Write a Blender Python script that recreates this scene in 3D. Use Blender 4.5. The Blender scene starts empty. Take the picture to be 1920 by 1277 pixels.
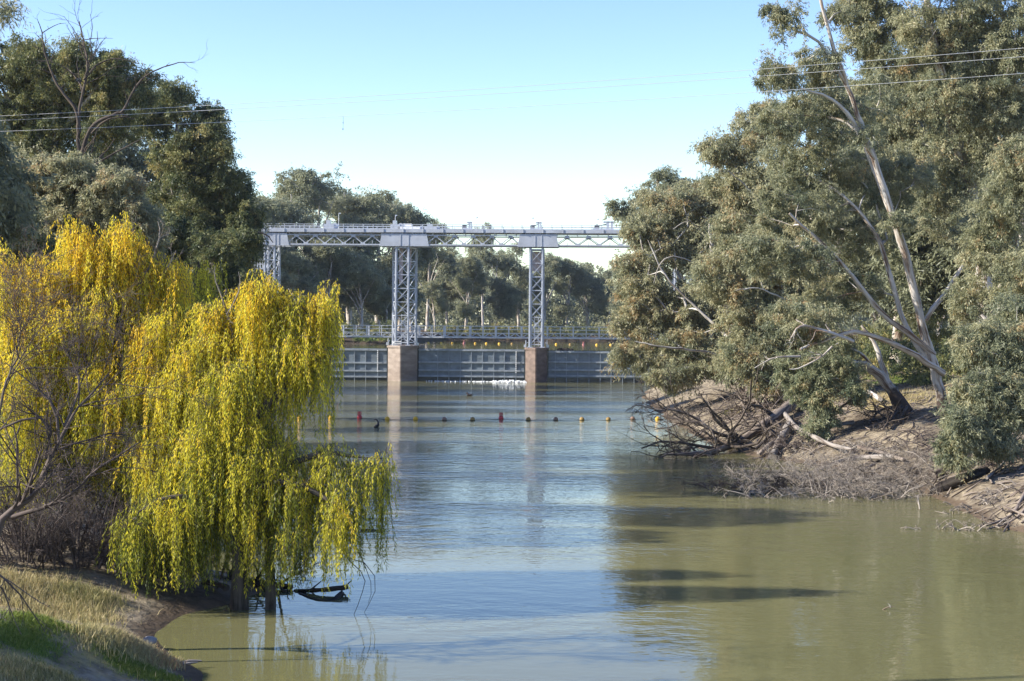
import bpy, math, random
import numpy as np
from mathutils import Matrix, Vector

C = bpy.context.scene
COL = C.collection
rng = np.random.default_rng(7)
R_ = math.radians

# ------------------------------------------------------------------ camera
CAM_H, FPX, W0, H0 = 5.7, 2900.0, 1920.0, 1277.0
PITCH = math.atan(26.5 / FPX)
ROLL = R_(0.45)
cd = bpy.data.cameras.new('camera'); cam = bpy.data.objects.new('camera', cd); COL.objects.link(cam)
cd.sensor_width = 36.0; cd.lens = FPX / W0 * 36.0; cd.clip_start = 0.1; cd.clip_end = 6000
cam.matrix_world = (Matrix.Translation((0, 0, CAM_H)) @ Matrix.Rotation(math.pi/2 - PITCH, 4, 'X')
                    @ Matrix.Rotation(ROLL, 4, 'Z'))
C.camera = cam
CM = np.array(cam.matrix_world.to_3x3())

def ray(px, py):
    d = CM @ np.array([(px - 960) / FPX, -(py - H0/2) / FPX, -1.0])
    return d
def pt(px, py, Y):
    d = ray(px, py); return np.array([0, 0, CAM_H]) + d * (Y / d[1])
def gp(px, py, z=0.0):
    d = ray(px, py); return np.array([0, 0, CAM_H]) + d * ((z - CAM_H) / d[2])

# ------------------------------------------------------------------ terrain
LY = [(-40,-2.2),(0,-2.6),(14,-3.4),(20,-4.0),(24.9,-4.95),(28.5,-6.7),(30.3,-6.5),(31.6,-5.7),(33,-5.3),(34.2,-5.6),(35.2,-7.2),(37,-9.2),
      (45,-11.5),(60,-14),(80,-17),(100,-20),(130,-23.5),(162,-26.5)]
RY = [(-40,22),(0,19),(30,16.6),(40,15),(45.2,14.2),(53,14.4),(58,14.2),(63,13),(66,11.8),(70,10.7),(78,10.0),(85,9.7),(103,9.9),
      (126,10.6),(150,14),(162,17)]
LYa, RYa = np.array(LY, float), np.array(RY, float)
UP_Z = 3.22
BR_Y = 160.0

def vnoise(x, y, s=1.0, seed=0):
    x = np.asarray(x)/s; y = np.asarray(y)/s
    xi = np.floor(x).astype(np.int64); yi = np.floor(y).astype(np.int64)
    fx = x-xi; fy = y-yi
    fx = fx*fx*(3-2*fx); fy = fy*fy*(3-2*fy)
    def h(a, b):
        n = (a*374761393 + b*668265263 + seed*974711) & 0x7fffffff
        n = ((n ^ (n >> 13)) * 1274126177) & 0x7fffffff
        return ((n ^ (n >> 16)) & 0xffff)/65535.0
    return (h(xi,yi)*(1-fx)+h(xi+1,yi)*fx)*(1-fy) + (h(xi,yi+1)*(1-fx)+h(xi+1,yi+1)*fx)*fy - .5

def height(x, y):
    x = np.asarray(x, float); y = np.asarray(y, float)
    wob = vnoise(x, y, 3.0, 1)*.7 + vnoise(x, y, 1.1, 2)*.25
    dl = np.interp(y, LYa[:,0], LYa[:,1]) - x + wob*.6
    dr = x - np.interp(y, RYa[:,0], RYa[:,1]) + wob
    def prof(d, top, k):
        up = top*(1-np.exp(-np.maximum(d,0)/k))
        return np.where(d > 0, up, np.maximum(d*.45, -1.6))
    leftk = np.interp(y, [15, 24, 27.5, 34, 42], [4.0, 4.5, 8.5, 9.5, 6])
    hl = prof(dl, np.interp(y,[20,30,60],[2.0,2.2,3.4]), leftk)
    hr = prof(dr, 3.1, 8.0)
    hd = np.maximum(hl, hr)
    # upstream pool
    far = np.interp(x, [-60,-16,-12,30,60], [204,204,268,274,290])
    fw = far + vnoise(x, y, 6, 5)*4
    hu = UP_Z + np.clip((y - fw)*.35, -2.5, .8) + np.clip((y-fw-5)*.02, 0, .5)
    side = np.maximum(-27.5 - x, x - 60) 
    hu = np.maximum(hu, UP_Z + np.clip(side*.4, -2.5, 1.3))
    t = np.clip((y-158)/5.0, 0, 1)
    bankish = (dl > 0) | (dr > 0)
    h = np.where(t < 1, hd*(1-t) + np.where(bankish, np.maximum(hu,4.2), hd)*t, hu)
    h = np.where((t >= 1) & ((x < -28)), np.maximum(hu, 4.3), h)
    land = np.clip((h + .2)*1.5, 0, 1)
    h = h + land*(vnoise(x,y,1.7,3)*.26 + vnoise(x,y,.8,4)*.20 + np.abs(vnoise(x,y,2.6,14))*.35*np.clip(h,0,1) + vnoise(x,y,7,8)*.35*np.clip(h-.3,0,1))
    return h
def hz(x, y): return float(height(np.array([x]), np.array([y]))[0])
def ground_at(px, py):
    d = ray(px, py); o = np.array([0,0,CAM_H])
    t = np.linspace(8, 400, 8000); P = o + d*(t[:,None]/d[1])
    hh = height(P[:,0], P[:,1])
    i = np.argmax((P[:,2] <= np.maximum(hh, 0)))
    return P[i] if P[i,2] <= max(hh[i],0)+.2 else P[i]

# ------------------------------------------------------------------ materials
def mat(name):
    m = bpy.data.materials.new(name); m.use_nodes = True
    nt = m.node_tree; b = nt.nodes['Principled BSDF']
    return m, nt, b
def ramp(nt, stops):
    r = nt.nodes.new('ShaderNodeValToRGB'); e = r.color_ramp.elements
    while len(e) < len(stops): e.new(.5)
    for k, (p, c) in enumerate(stops): e[k].position = p; e[k].color = (*c, 1)
    return r
def noise(nt, scale, detail=4, coord=None, mapping=None, rough=.6):
    n = nt.nodes.new('ShaderNodeTexNoise'); n.inputs['Scale'].default_value = scale
    n.inputs['Detail'].default_value = detail; n.inputs['Roughness'].default_value = rough
    if coord is None:
        coord = nt.nodes.new('ShaderNodeNewGeometry').outputs['Position']
    if mapping:
        mp = nt.nodes.new('ShaderNodeMapping'); mp.inputs['Scale'].default_value = mapping
        nt.links.new(coord, mp.inputs['Vector']); coord = mp.outputs['Vector']
    nt.links.new(coord, n.inputs['Vector']); return n
def objcoord(nt): return nt.nodes.new('ShaderNodeTexCoord').outputs['Object']

def leaf_mat(name, stops, transl=.22, rough=.5, spec=.35):
    m, nt, b = mat(name)
    a = nt.nodes.new('ShaderNodeAttribute'); a.attribute_name = 'tint'
    r = ramp(nt, stops); nt.links.new(a.outputs['Fac'], r.inputs['Fac'])
    nt.links.new(r.outputs['Color'], b.inputs['Base Color'])
    b.inputs['Roughness'].default_value = rough; b.inputs['Specular IOR Level'].default_value = spec
    t = nt.nodes.new('ShaderNodeBsdfTranslucent'); nt.links.new(r.outputs['Color'], t.inputs['Color'])
    mx = nt.nodes.new('ShaderNodeMixShader'); mx.inputs['Fac'].default_value = transl
    nt.links.new(b.outputs[0], mx.inputs[1]); nt.links.new(t.outputs[0], mx.inputs[2])
    nt.links.new(mx.outputs[0], nt.nodes['Material Output'].inputs['Surface'])
    return m
M = {}
M['gum_leaf'] = leaf_mat('gum_leaf', [(0,(.125,.15,.092)),(.35,(.235,.25,.150)),(.65,(.345,.34,.198)),(.93,(.42,.385,.225)),(1,(.37,.26,.125))], .46, .5, .45)
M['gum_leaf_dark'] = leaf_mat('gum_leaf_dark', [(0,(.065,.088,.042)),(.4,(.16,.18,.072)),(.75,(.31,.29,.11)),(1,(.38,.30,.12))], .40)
M['gum_leaf_green'] = leaf_mat('gum_leaf_green', [(0,(.115,.15,.092)),(.4,(.21,.235,.14)),(.75,(.31,.315,.18)),(1,(.34,.26,.13))], .44)
M['far_leaf'] = leaf_mat('far_leaf', [(0,(.16,.18,.125)),(.4,(.26,.275,.165)),(.75,(.33,.335,.205)),(1,(.38,.35,.21))], .45)
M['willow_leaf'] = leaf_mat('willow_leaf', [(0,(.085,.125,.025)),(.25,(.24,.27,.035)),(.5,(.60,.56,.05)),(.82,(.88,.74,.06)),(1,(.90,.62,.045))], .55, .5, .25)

def bark_mat(name, pale, mid, dark, base, streak=(5,5,.32)):
    m, nt, b = mat(name)
    at_ = nt.nodes.new('ShaderNodeAttribute'); at_.attribute_name = 'bk'
    va = nt.nodes.new('ShaderNodeVectorMath'); va.operation = 'MULTIPLY_ADD'; va.inputs[1].default_value = (.22,.22,.12)
    nt.links.new(objcoord(nt), va.inputs[0]); nt.links.new(at_.outputs['Vector'], va.inputs[2])
    n1 = noise(nt, 1.5, 5, va.outputs[0]); r1 = ramp(nt, [(.38,dark),(.46,mid),(.54,pale),(.8,pale)])
    nt.links.new(n1.outputs['Fac'], r1.inputs['Fac'])
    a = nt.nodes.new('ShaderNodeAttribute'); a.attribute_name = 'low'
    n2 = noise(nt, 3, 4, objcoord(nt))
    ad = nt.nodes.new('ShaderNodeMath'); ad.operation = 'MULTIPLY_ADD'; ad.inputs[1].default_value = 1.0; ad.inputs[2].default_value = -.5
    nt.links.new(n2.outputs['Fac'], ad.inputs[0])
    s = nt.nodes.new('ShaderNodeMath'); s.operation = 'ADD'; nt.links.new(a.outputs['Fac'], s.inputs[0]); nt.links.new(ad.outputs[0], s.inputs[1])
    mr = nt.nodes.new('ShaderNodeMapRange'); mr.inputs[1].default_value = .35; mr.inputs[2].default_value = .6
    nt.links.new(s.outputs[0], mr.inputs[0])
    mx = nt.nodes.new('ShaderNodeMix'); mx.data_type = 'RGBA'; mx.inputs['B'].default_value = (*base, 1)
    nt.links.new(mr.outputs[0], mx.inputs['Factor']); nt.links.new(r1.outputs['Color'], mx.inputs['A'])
    nt.links.new(mx.outputs['Result'], b.inputs['Base Color']); b.inputs['Roughness'].default_value = .85
    b.inputs['Specular IOR Level'].default_value = .2
    bp = nt.nodes.new('ShaderNodeBump'); bp.inputs['Strength'].default_value = .6; bp.inputs['Distance'].default_value = .04
    nt.links.new(n1.outputs['Fac'], bp.inputs['Height']); nt.links.new(bp.outputs[0], b.inputs['Normal'])
    return m
M['gum_bark'] = bark_mat('gum_bark', (.46,.435,.405), (.31,.26,.21), (.13,.08,.055), (.05,.037,.03))
M['gum_bark_grey'] = bark_mat('gum_bark_grey', (.44,.42,.39), (.25,.22,.19), (.10,.075,.055), (.06,.045,.036))
M['dark_bark'] = bark_mat('dark_bark', (.085,.068,.055), (.06,.048,.04), (.03,.024,.02), (.03,.024,.02))
M['willow_bark'] = bark_mat('willow_bark', (.10,.085,.07), (.065,.055,.045), (.03,.025,.02), (.02,.016,.013))
M['dead_wood'] = bark_mat('dead_wood', (.25,.225,.20), (.16,.135,.115), (.085,.067,.055), (.05,.04,.033))
M['log_wood'] = bark_mat('log_wood', (.21,.175,.145), (.13,.103,.084), (.055,.042,.034), (.05,.04,.03))
M['grey_twig'] = bark_mat('grey_twig', (.30,.265,.225), (.21,.18,.15), (.11,.09,.075), (.10,.085,.07))
M['brown_twig'] = bark_mat('brown_twig', (.115,.092,.082), (.078,.062,.056), (.045,.036,.032), (.05,.04,.035))
M['wet_or_shaded_log'] = bark_mat('wet_or_shaded_log', (.035,.03,.025), (.025,.02,.018), (.015,.012,.01), (.012,.01,.009))

def plain(name, col, rough=.5, metal=0, var=.25, scale=3.0, bump=0, stretch=None):
    m, nt, b = mat(name)
    n = noise(nt, scale, 5, objcoord(nt), stretch)
    r = ramp(nt, [(.3, tuple(c*(1-var) for c in col)), (.7, tuple(min(1, c*(1+var)) for c in col))])
    nt.links.new(n.outputs['Fac'], r.inputs['Fac']); nt.links.new(r.outputs['Color'], b.inputs['Base Color'])
    b.inputs['Roughness'].default_value = rough; b.inputs['Metallic'].default_value = metal
    if bump:
        bp = nt.nodes.new('ShaderNodeBump'); bp.inputs['Strength'].default_value = bump; bp.inputs['Distance'].default_value = .05
        nt.links.new(n.outputs['Fac'], bp.inputs['Height']); nt.links.new(bp.outputs[0], b.inputs['Normal'])
    return m
M['steel'] = plain('painted_steel', (.42,.45,.50), .45, .0, .14, 1.3)
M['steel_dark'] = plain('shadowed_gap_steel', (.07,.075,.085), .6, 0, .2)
M['gate_steel'] = plain('gate_steel', (.15,.18,.205), .5, 0, .32, .9, 0, (1,1,2.2))
M['gate_rib'] = plain('gate_rib', (.25,.28,.31), .5, 0, .25, 2.0)
M['slime'] = plain('wet_gate_foot', (.035,.04,.045), .25, 0, .4, 1.4)
M['panel'] = plain('mauve_panel', (.42,.36,.37), .6, 0, .08)
M['white'] = plain('white_paint', (.75,.75,.73), .5, 0, .08)
M['galv'] = plain('galvanised', (.5,.52,.55), .4, .3, .1)
M['wire'] = plain('aluminium_wire', (.66,.68,.70), .45, .2, .05)
M['rope'] = plain('rope', (.10,.11,.10), .8, 0, .2)
M['buoy_yellow'] = plain('buoy_yellow', (.72,.40,.02), .45, 0, .12, 4)
M['buoy_dirty'] = plain('buoy_dirty', (.30,.19,.05), .7, 0, .5, 5)
M['buoy_brown'] = plain('buoy_brown', (.24,.15,.10), .7, 0, .4, 5)
M['buoy_tan'] = plain('buoy_tan', (.55,.36,.20), .6, 0, .2, 5)
M['buoy_red'] = plain('buoy_red', (.50,.04,.05), .45, 0, .15, 4)
M['buoy_faded'] = plain('buoy_faded', (.33,.12,.11), .6, 0, .25, 5)
M['algae'] = plain('algae_band', (.05,.045,.025), .6, 0, .3, 6)
M['black_bird'] = plain('black_feathers', (.012,.012,.014), .5)
M['brown_bird'] = plain('brown_feathers', (.06,.04,.035), .7)
M['stone'] = plain('grey_stone', (.22,.21,.20), .9, 0, .35, 6, .5)
M['foam'] = plain('foam', (.62,.65,.66), .8, 0, .08, 8)

# concrete pier with pour lines and stains
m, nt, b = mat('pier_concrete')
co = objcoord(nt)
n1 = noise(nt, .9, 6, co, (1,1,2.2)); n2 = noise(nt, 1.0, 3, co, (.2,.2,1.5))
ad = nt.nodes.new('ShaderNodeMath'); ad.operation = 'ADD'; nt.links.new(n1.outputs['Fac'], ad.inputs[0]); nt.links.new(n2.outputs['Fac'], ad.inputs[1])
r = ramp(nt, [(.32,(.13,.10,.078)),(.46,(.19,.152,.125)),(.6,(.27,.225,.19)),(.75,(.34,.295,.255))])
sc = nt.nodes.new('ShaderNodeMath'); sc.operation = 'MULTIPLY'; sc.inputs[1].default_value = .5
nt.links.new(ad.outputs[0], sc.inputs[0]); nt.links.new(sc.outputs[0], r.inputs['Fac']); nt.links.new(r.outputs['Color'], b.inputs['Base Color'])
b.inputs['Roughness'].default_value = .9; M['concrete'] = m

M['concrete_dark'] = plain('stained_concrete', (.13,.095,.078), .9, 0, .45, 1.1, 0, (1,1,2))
# ground
m, nt, b = mat('bank_ground')
g1 = noise(nt, .7, 8); g2 = noise(nt, 5.0, 6)
r1 = ramp(nt, [(.36,(.075,.060,.043)),(.47,(.17,.14,.10)),(.58,(.28,.235,.165)),(.75,(.35,.30,.215))])
mxn = nt.nodes.new('ShaderNodeMath'); mxn.operation = 'MULTIPLY_ADD'; mxn.inputs[1].default_value = .5
h2 = nt.nodes.new('ShaderNodeMath'); h2.operation = 'MULTIPLY'; h2.inputs[1].default_value = .5
nt.links.new(g2.outputs['Fac'], h2.inputs[0]); nt.links.new(g1.outputs['Fac'], mxn.inputs[0]); nt.links.new(h2.outputs[0], mxn.inputs[2])
nt.links.new(mxn.outputs[0], r1.inputs['Fac'])
cur = r1.outputs['Color']
def layer(attr, stops, sc_):
    global cur
    a = nt.nodes.new('ShaderNodeAttribute'); a.attribute_name = attr
    n = noise(nt, sc_, 6); rr = ramp(nt, stops); nt.links.new(n.outputs['Fac'], rr.inputs['Fac'])
    su = nt.nodes.new('ShaderNodeMath'); su.operation = 'MULTIPLY_ADD'; su.inputs[1].default_value = .9; su.inputs[2].default_value = -.45
    nt.links.new(n.outputs['Fac'], su.inputs[0])
    s2 = nt.nodes.new('ShaderNodeMath'); s2.operation = 'ADD'; nt.links.new(a.outputs['Fac'], s2.inputs[0]); nt.links.new(su.outputs[0], s2.inputs[1])
    mr = nt.nodes.new('ShaderNodeMapRange'); mr.inputs[1].default_value = .35; mr.inputs[2].default_value = .65; nt.links.new(s2.outputs[0], mr.inputs[0])
    mx = nt.nodes.new('ShaderNodeMix'); mx.data_type = 'RGBA'
    nt.links.new(mr.outputs[0], mx.inputs['Factor']); nt.links.new(cur, mx.inputs['A']); nt.links.new(rr.outputs['Color'], mx.inputs['B'])
    cur = mx.outputs['Result']
layer('litter', [(.3,(.035,.027,.02)),(.7,(.11,.085,.06))], 4)  # leaf litter, and the shade painted on the upper pool bank
layer('dry', [(.3,(.18,.15,.06)),(.7,(.34,.27,.12))], 3)
layer('green', [(.3,(.06,.10,.02)),(.7,(.12,.18,.035))], 4)
layer('wet', [(.3,(.07,.052,.036)),(.7,(.12,.09,.062))], 2)
nt.links.new(cur, b.inputs['Base Color']); b.inputs['Roughness'].default_value = .95; b.inputs['Specular IOR Level'].default_value = .1
bp = nt.nodes.new('ShaderNodeBump'); bp.inputs['Strength'].default_value = 1.0; bp.inputs['Distance'].default_value = .2
nt.links.new(mxn.outputs[0], bp.inputs['Height']); nt.links.new(bp.outputs[0], b.inputs['Normal'])
M['ground'] = m

# water: turbid brown-green body under a clean fresnel surface, wind ripples in lanes
def water_mat(name, body, rip):
    m, nt, b = mat(name)
    b.inputs['Base Color'].default_value = (*body, 1)
    b.inputs['Roughness'].default_value = .03; b.inputs['IOR'].default_value = 1.333
    pos = nt.nodes.new('ShaderNodeNewGeometry').outputs['Position']
    a = noise(nt, 1.0, 3, pos, (.9,1.5,1), .55); c = noise(nt, 1.0, 2, pos, (4.2,6.5,1), .5); l = noise(nt, 1.0, 3, pos, (.035,.16,1), .5)
    lr = nt.nodes.new('ShaderNodeMapRange'); lr.inputs[1].default_value = .44; lr.inputs[2].default_value = .66
    lr.inputs[3].default_value = rip[2]; lr.inputs[4].default_value = 1.0
    nt.links.new(l.outputs['Fac'], lr.inputs[0])
    sx = nt.nodes.new('ShaderNodeSeparateXYZ'); nt.links.new(pos, sx.inputs[0])
    yr = nt.nodes.new('ShaderNodeMapRange'); yr.inputs[1].default_value = 25; yr.inputs[2].default_value = 62; yr.inputs[3].default_value = .22; yr.inputs[4].default_value = 1.0
    nt.links.new(sx.outputs['Y'], yr.inputs[0])
    mu = nt.nodes.new('ShaderNodeMath'); mu.operation = 'MULTIPLY'; nt.links.new(lr.outputs[0], mu.inputs[0]); nt.links.new(yr.outputs[0], mu.inputs[1])
    b1 = nt.nodes.new('ShaderNodeBump'); b1.inputs['Distance'].default_value = rip[0]
    b2 = nt.nodes.new('ShaderNodeBump'); b2.inputs['Distance'].default_value = rip[1]
    for bb, tx in ((b1,a),(b2,c)):
        nt.links.new(tx.outputs['Fac'], bb.inputs['Height']); nt.links.new(mu.outputs[0], bb.inputs['Strength'])
    nt.links.new(b1.outputs[0], b2.inputs['Normal']); nt.links.new(b2.outputs[0], b.inputs['Normal'])
    return m
M['water'] = water_mat('river_water', (.128,.124,.056), (.078,.023,.26))
M['water_up'] = water_mat('pool_water', (.09,.09,.05), (.03,.006,.3))

# ------------------------------------------------------------------ object helpers
def new_mesh(name, V, F, material, parent=None, attrs=None, smooth=False, loc=None, pattrs=None):
    V = np.asarray(V, np.float32); F = np.asarray(F, np.int32)
    me = bpy.data.meshes.new(name)
    n, k = F.shape
    me.vertices.add(len(V)); me.vertices.foreach_set('co', V.ravel())
    me.loops.add(n*k); me.loops.foreach_set('vertex_index', F.ravel())
    me.polygons.add(n); me.polygons.foreach_set('loop_start', np.arange(0, n*k, k, dtype=np.int32))
    me.polygons.foreach_set('use_smooth', np.full(n, bool(smooth)))
    for nm, arr in (attrs or {}).items():
        at = me.attributes.new(nm, 'FLOAT', 'FACE'); at.data.foreach_set('value', np.asarray(arr, np.float32))
    for nm, arr in (pattrs or {}).items():
        arr = np.asarray(arr, np.float32)
        at = me.attributes.new(nm, 'FLOAT' if arr.ndim == 1 else 'FLOAT_VECTOR', 'POINT'); at.data.foreach_set('value' if arr.ndim == 1 else 'vector', arr.ravel())
    me.update(calc_edges=True)
    me.materials.append(material)
    o = bpy.data.objects.new(name, me); COL.objects.link(o)
    if parent: o.parent = parent
    if loc is not None: o.location = loc
    return o
def tag(o, label=None, cat=None, group=None, kind=None):
    if label: o['label'] = label
    if cat: o['category'] = cat
    if group: o['group'] = group
    if kind: o['kind'] = kind
    return o
def thing(name, loc, label, cat, group=None, rz=0.0):
    o = bpy.data.objects.new(name, None); COL.objects.link(o)
    o.location = tuple(float(v) for v in loc); o.rotation_euler = (0,0,rz); o.empty_display_size = .3
    return tag(o, label, cat, group)
def nrm(a): return a/np.maximum(np.linalg.norm(a, axis=-1, keepdims=True), 1e-9)

def tubes(P, R, sides=5, jit=0.0):
    """P (m,n,3), R (m,n): swept tubes -> verts, quads"""
    P = np.asarray(P, float); R = np.asarray(R, float)
    m, n, _ = P.shape
    T = nrm(np.gradient(P, axis=1)); mt = nrm(T.mean(1))
    ref = np.where(np.abs(mt[:,2:3]) < .8, np.array([[0,0,1.0]]), np.array([[1.0,0,0]]))[:,None,:]
    U = nrm(np.cross(T, np.broadcast_to(ref, T.shape))); Vv = np.cross(T, U)
    a = np.arange(sides)*2*math.pi/sides
    RR = R[:,:,None]*np.ones((1,1,sides))
    if jit: RR = RR*(1 + jit*rng.uniform(-1,1,RR.shape))
    X = P[:,:,None,:] + RR[...,None]*(np.cos(a)[None,None,:,None]*U[:,:,None,:] + np.sin(a)[None,None,:,None]*Vv[:,:,None,:])
    V = X.reshape(-1,3)
    global TB
    ln = np.concatenate([np.zeros((m,1)), np.cumsum(np.linalg.norm(np.diff(P,axis=1),axis=2),axis=1)],1)
    sd = rng.uniform(0,40,(m,1,1))
    TB = np.stack([np.cos(a)[None,None]*RR*5+sd, np.sin(a)[None,None]*RR*5+sd*.7, np.broadcast_to(ln[:,:,None]*.42,RR.shape)],-1).reshape(-1,3)
    b = np.arange(m)[:,None,None]*n*sides + np.arange(n-1)[None,:,None]*sides
    i = np.arange(sides)[None,None,:]; j = (i+1) % sides
    F = np.stack([b+i, b+j, b+sides+j, b+sides+i], -1).reshape(-1,4)
    return V, F
TB = np.zeros((0,3))
class Geo:
    def __init__(s): s.V=[]; s.F=[]; s.n=0; s.A=[]
    def add(s, V, F, a=None):
        s.V.append(V); s.F.append(np.asarray(F)+s.n); s.n += len(V)
        s.A.append(TB if len(V) == len(TB) else np.zeros((len(V),3)))
    def tube(s, pts, r, sides=8, jit=0.0, a=None):
        pts = np.asarray(pts, float)[None]; r = np.asarray(r, float)[None]
        V, F = tubes(pts, r, sides, jit); s.add(V, F)
        # end caps as fans of quads (degenerate-free): ring shrink
        for e, k in ((0, 0), (-1, pts.shape[1]-1)):
            ring = V[k*sides:(k+1)*sides]; c = pts[0, e]
            small = c + (ring-c)*.02
            idx = np.arange(sides); j = (idx+1) % sides
            VV = np.vstack([ring, small]); s.add(VV, np.stack([idx, j, sides+j, sides+idx], -1))
    def beam(s, a, b, w, h=None, up=(0,0,1)):
        h = h or w; a = np.array(a, float); b = np.array(b, float); t = nrm(b-a); up = np.array(up, float)
        if abs(t@up) > .98: up = np.array([0,1.0,0])
        u = nrm(np.cross(t, up)); v = np.cross(u, t)
        V = [p + su*u*w/2 + sv*v*h/2 for p in (a,b) for su, sv in ((-1,-1),(1,-1),(1,1),(-1,1))]
        s.add(np.array(V), [[0,3,2,1],[4,5,6,7],[0,1,5,4],[1,2,6,5],[2,3,7,6],[3,0,4,7]])
    def box(s, lo, hi):
        x0,y0,z0 = lo; x1,y1,z1 = hi
        V = [(x0,y0,z0),(x1,y0,z0),(x1,y1,z0),(x0,y1,z0),(x0,y0,z1),(x1,y0,z1),(x1,y1,z1),(x0,y1,z1)]
        s.add(np.array(V, float), [[0,3,2,1],[4,5,6,7],[0,1,5,4],[1,2,6,5],[2,3,7,6],[3,0,4,7]])
    def bk(s): return np.vstack(s.A)
    def get(s): return np.vstack(s.V), np.vstack(s.F)
    def build(s, name, m, parent=None, off=(0,0,0), smooth=False, pattrs=None):
        V, F = s.get(); return new_mesh(name, V-np.asarray(off), F, m, parent, smooth=smooth, pattrs=pattrs)

def catmull(pts, n):
    pts = np.asarray(pts, float); k = len(pts)
    if k == 2: return pts[0] + (pts[1]-pts[0])*np.linspace(0,1,n)[:,None]
    E = np.vstack([2*pts[0]-pts[1], pts, 2*pts[-1]-pts[-2]])
    out = []
    for t in np.linspace(0, k-1-1e-6, n):
        i = int(t); f = t-i; p0,p1,p2,p3 = E[i],E[i+1],E[i+2],E[i+3]
        out.append(.5*((2*p1)+(-p0+p2)*f+(2*p0-5*p1+4*p2-p3)*f*f+(-p0+3*p1-3*p2+p3)*f**3))
    return np.array(out)
DENS = 1.4
def ell(px, py, Y, rx, ry, n, dep=None):
    c = pt(px, py, Y); s = Y/FPX
    return (c, np.array([rx*s, (dep if dep else (rx+ry)/2*s), ry*s]), max(3, int(n*(DENS if dep is None else .60))))

# ------------------------------------------------------------------ vegetation
def skeleton(trunks, ells, seed, rtip=.012, bal=.28, drop=.0, shell=2.4, expo=.46):
    """trunks: [(pts, r0, r1)], ells: [(centre, radii, n)].  Returns tubes by class and clump positions."""
    g = np.random.default_rng(seed)
    N = np.zeros((20000,3)); par = np.full(20000,-1); PL = np.zeros(20000); TR = np.zeros(20000); cnt = np.zeros(20000); k = 0
    tr_paths = []
    for ti, (pts, r0, r1) in enumerate(trunks):
        pts = np.asarray(pts, float); L = np.linalg.norm(np.diff(pts, axis=0), axis=1).sum(); n = max(8, int(L/.5))
        Q = catmull(pts, n); Q[1:-1] += g.normal(0, .012*L/ n*3, (n-2,3))
        rr = np.linspace(0,1,n); rad = r0*(1-rr)**.9 + r1*(1-(1-rr)**.9)
        if ti == 0: rad = rad*(1 + .55*np.exp(-rr*L/.6))
        rad = rad*(1+g.normal(0,.05,n))
        p = -1; base = 0
        if k and ti: 
            d = np.linalg.norm(N[:k]-Q[0],axis=1); p = int(d.argmin()); base = PL[p]
        tr_paths.append((Q, rad))
        for i in range(n):
            N[k] = Q[i]; par[k] = p; PL[k] = base + L*i/n; TR[k] = rad[i]; p = k; k += 1
    cl = []
    for c, r, n in ells:
        d = nrm(g.normal(size=(n,3))); rad = g.uniform(0.02,1,(n,1))**(1/shell)
        cl.append(c + d*rad*r)
    cl = np.vstack(cl)
    dm = np.min(np.linalg.norm(cl[:,None,:]-N[None,:k:2],axis=2),axis=1) if k < 3000 else np.linalg.norm(cl-N[0],axis=1)
    cl = cl[np.argsort(dm)]
    paths = []
    for c in cl:
        dv = c - N[:k]; d = np.linalg.norm(dv,axis=1)
        cost = d + bal*PL[:k] + np.maximum(-dv[:,2]-.3*d, 0)*.9
        a = int(cost.argmin()); L = d[a]
        q = N[a]; ta = nrm(q - N[par[a]]) if par[a] >= 0 else np.array([0,0,1.0])
        cv = nrm(c-q)
        p1 = q + nrm(ta*.5+cv+np.array([0,0,.25]))*L*.35
        p2 = c - nrm(cv + np.array([0,0,-drop]) + g.normal(0,.25,3))*L*.3
        n = max(2, min(9, int(L/.7)+1)); t = np.linspace(0,1,n+1)[:,None]
        Q = (1-t)**3*q + 3*(1-t)**2*t*p1 + 3*(1-t)*t*t*p2 + t**3*c
        Q[1:-1] += g.normal(0,.035*L/ n*1.5,(n-1,3))
        p = a; ids = [a]
        for i in range(1,n+1):
            N[k] = Q[i]; par[k] = p; PL[k] = PL[p] + L/n; p = k; ids.append(k); k += 1
        cnt[p] += 1; paths.append((Q, ids))
    for i in range(k-1, -1, -1):
        if par[i] >= 0: cnt[par[i]] += cnt[i]
    rad = rtip*np.maximum(cnt[:k],1)**expo
    tm = TR[:k] > 0
    br = {}
    for Q, ids in paths:
        r = rad[ids].copy(); r[0] = min(r[1]*1.15, (TR[ids[0]] if TR[ids[0]]>0 else r[0])*.9); r = np.minimum(r, r[0]*1.0001)
        if tm[ids[0]]: r = np.minimum(r, max(TR[ids[0]]*.75,.02))
        r[-1] = rtip*.5
        br.setdefault(len(Q), []).append((Q, r))
    return tr_paths, br, cl

def wood(name, tr_paths, br, material, parent, base, hl=1.5, tsides=10, bsides=5):
    G = Geo()
    for Q, r in tr_paths: G.tube(Q, r, tsides, .07)
    for n, lst in br.items():
        V, F = tubes(np.array([q for q,_ in lst]), np.array([r for _,r in lst]), bsides); G.add(V, F)
    V, F = G.get()
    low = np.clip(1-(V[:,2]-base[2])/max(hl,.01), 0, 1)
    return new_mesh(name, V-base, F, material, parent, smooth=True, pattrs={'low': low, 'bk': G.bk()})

def leaves_geo(P, AX, L, Wd, g, pos=.42):
    n = len(P); AX = nrm(AX); w = nrm(np.cross(AX, g.normal(size=(n,3))))
    L = np.broadcast_to(L,(n,))[:,None]; Wd = np.broadcast_to(Wd,(n,))[:,None]
    V = np.stack([P, P+AX*L*pos+w*Wd*.5, P+AX*L, P+AX*L*pos-w*Wd*.5], 1).reshape(-1,3)
    F = np.arange(n*4).reshape(-1,4); return V, F

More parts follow.
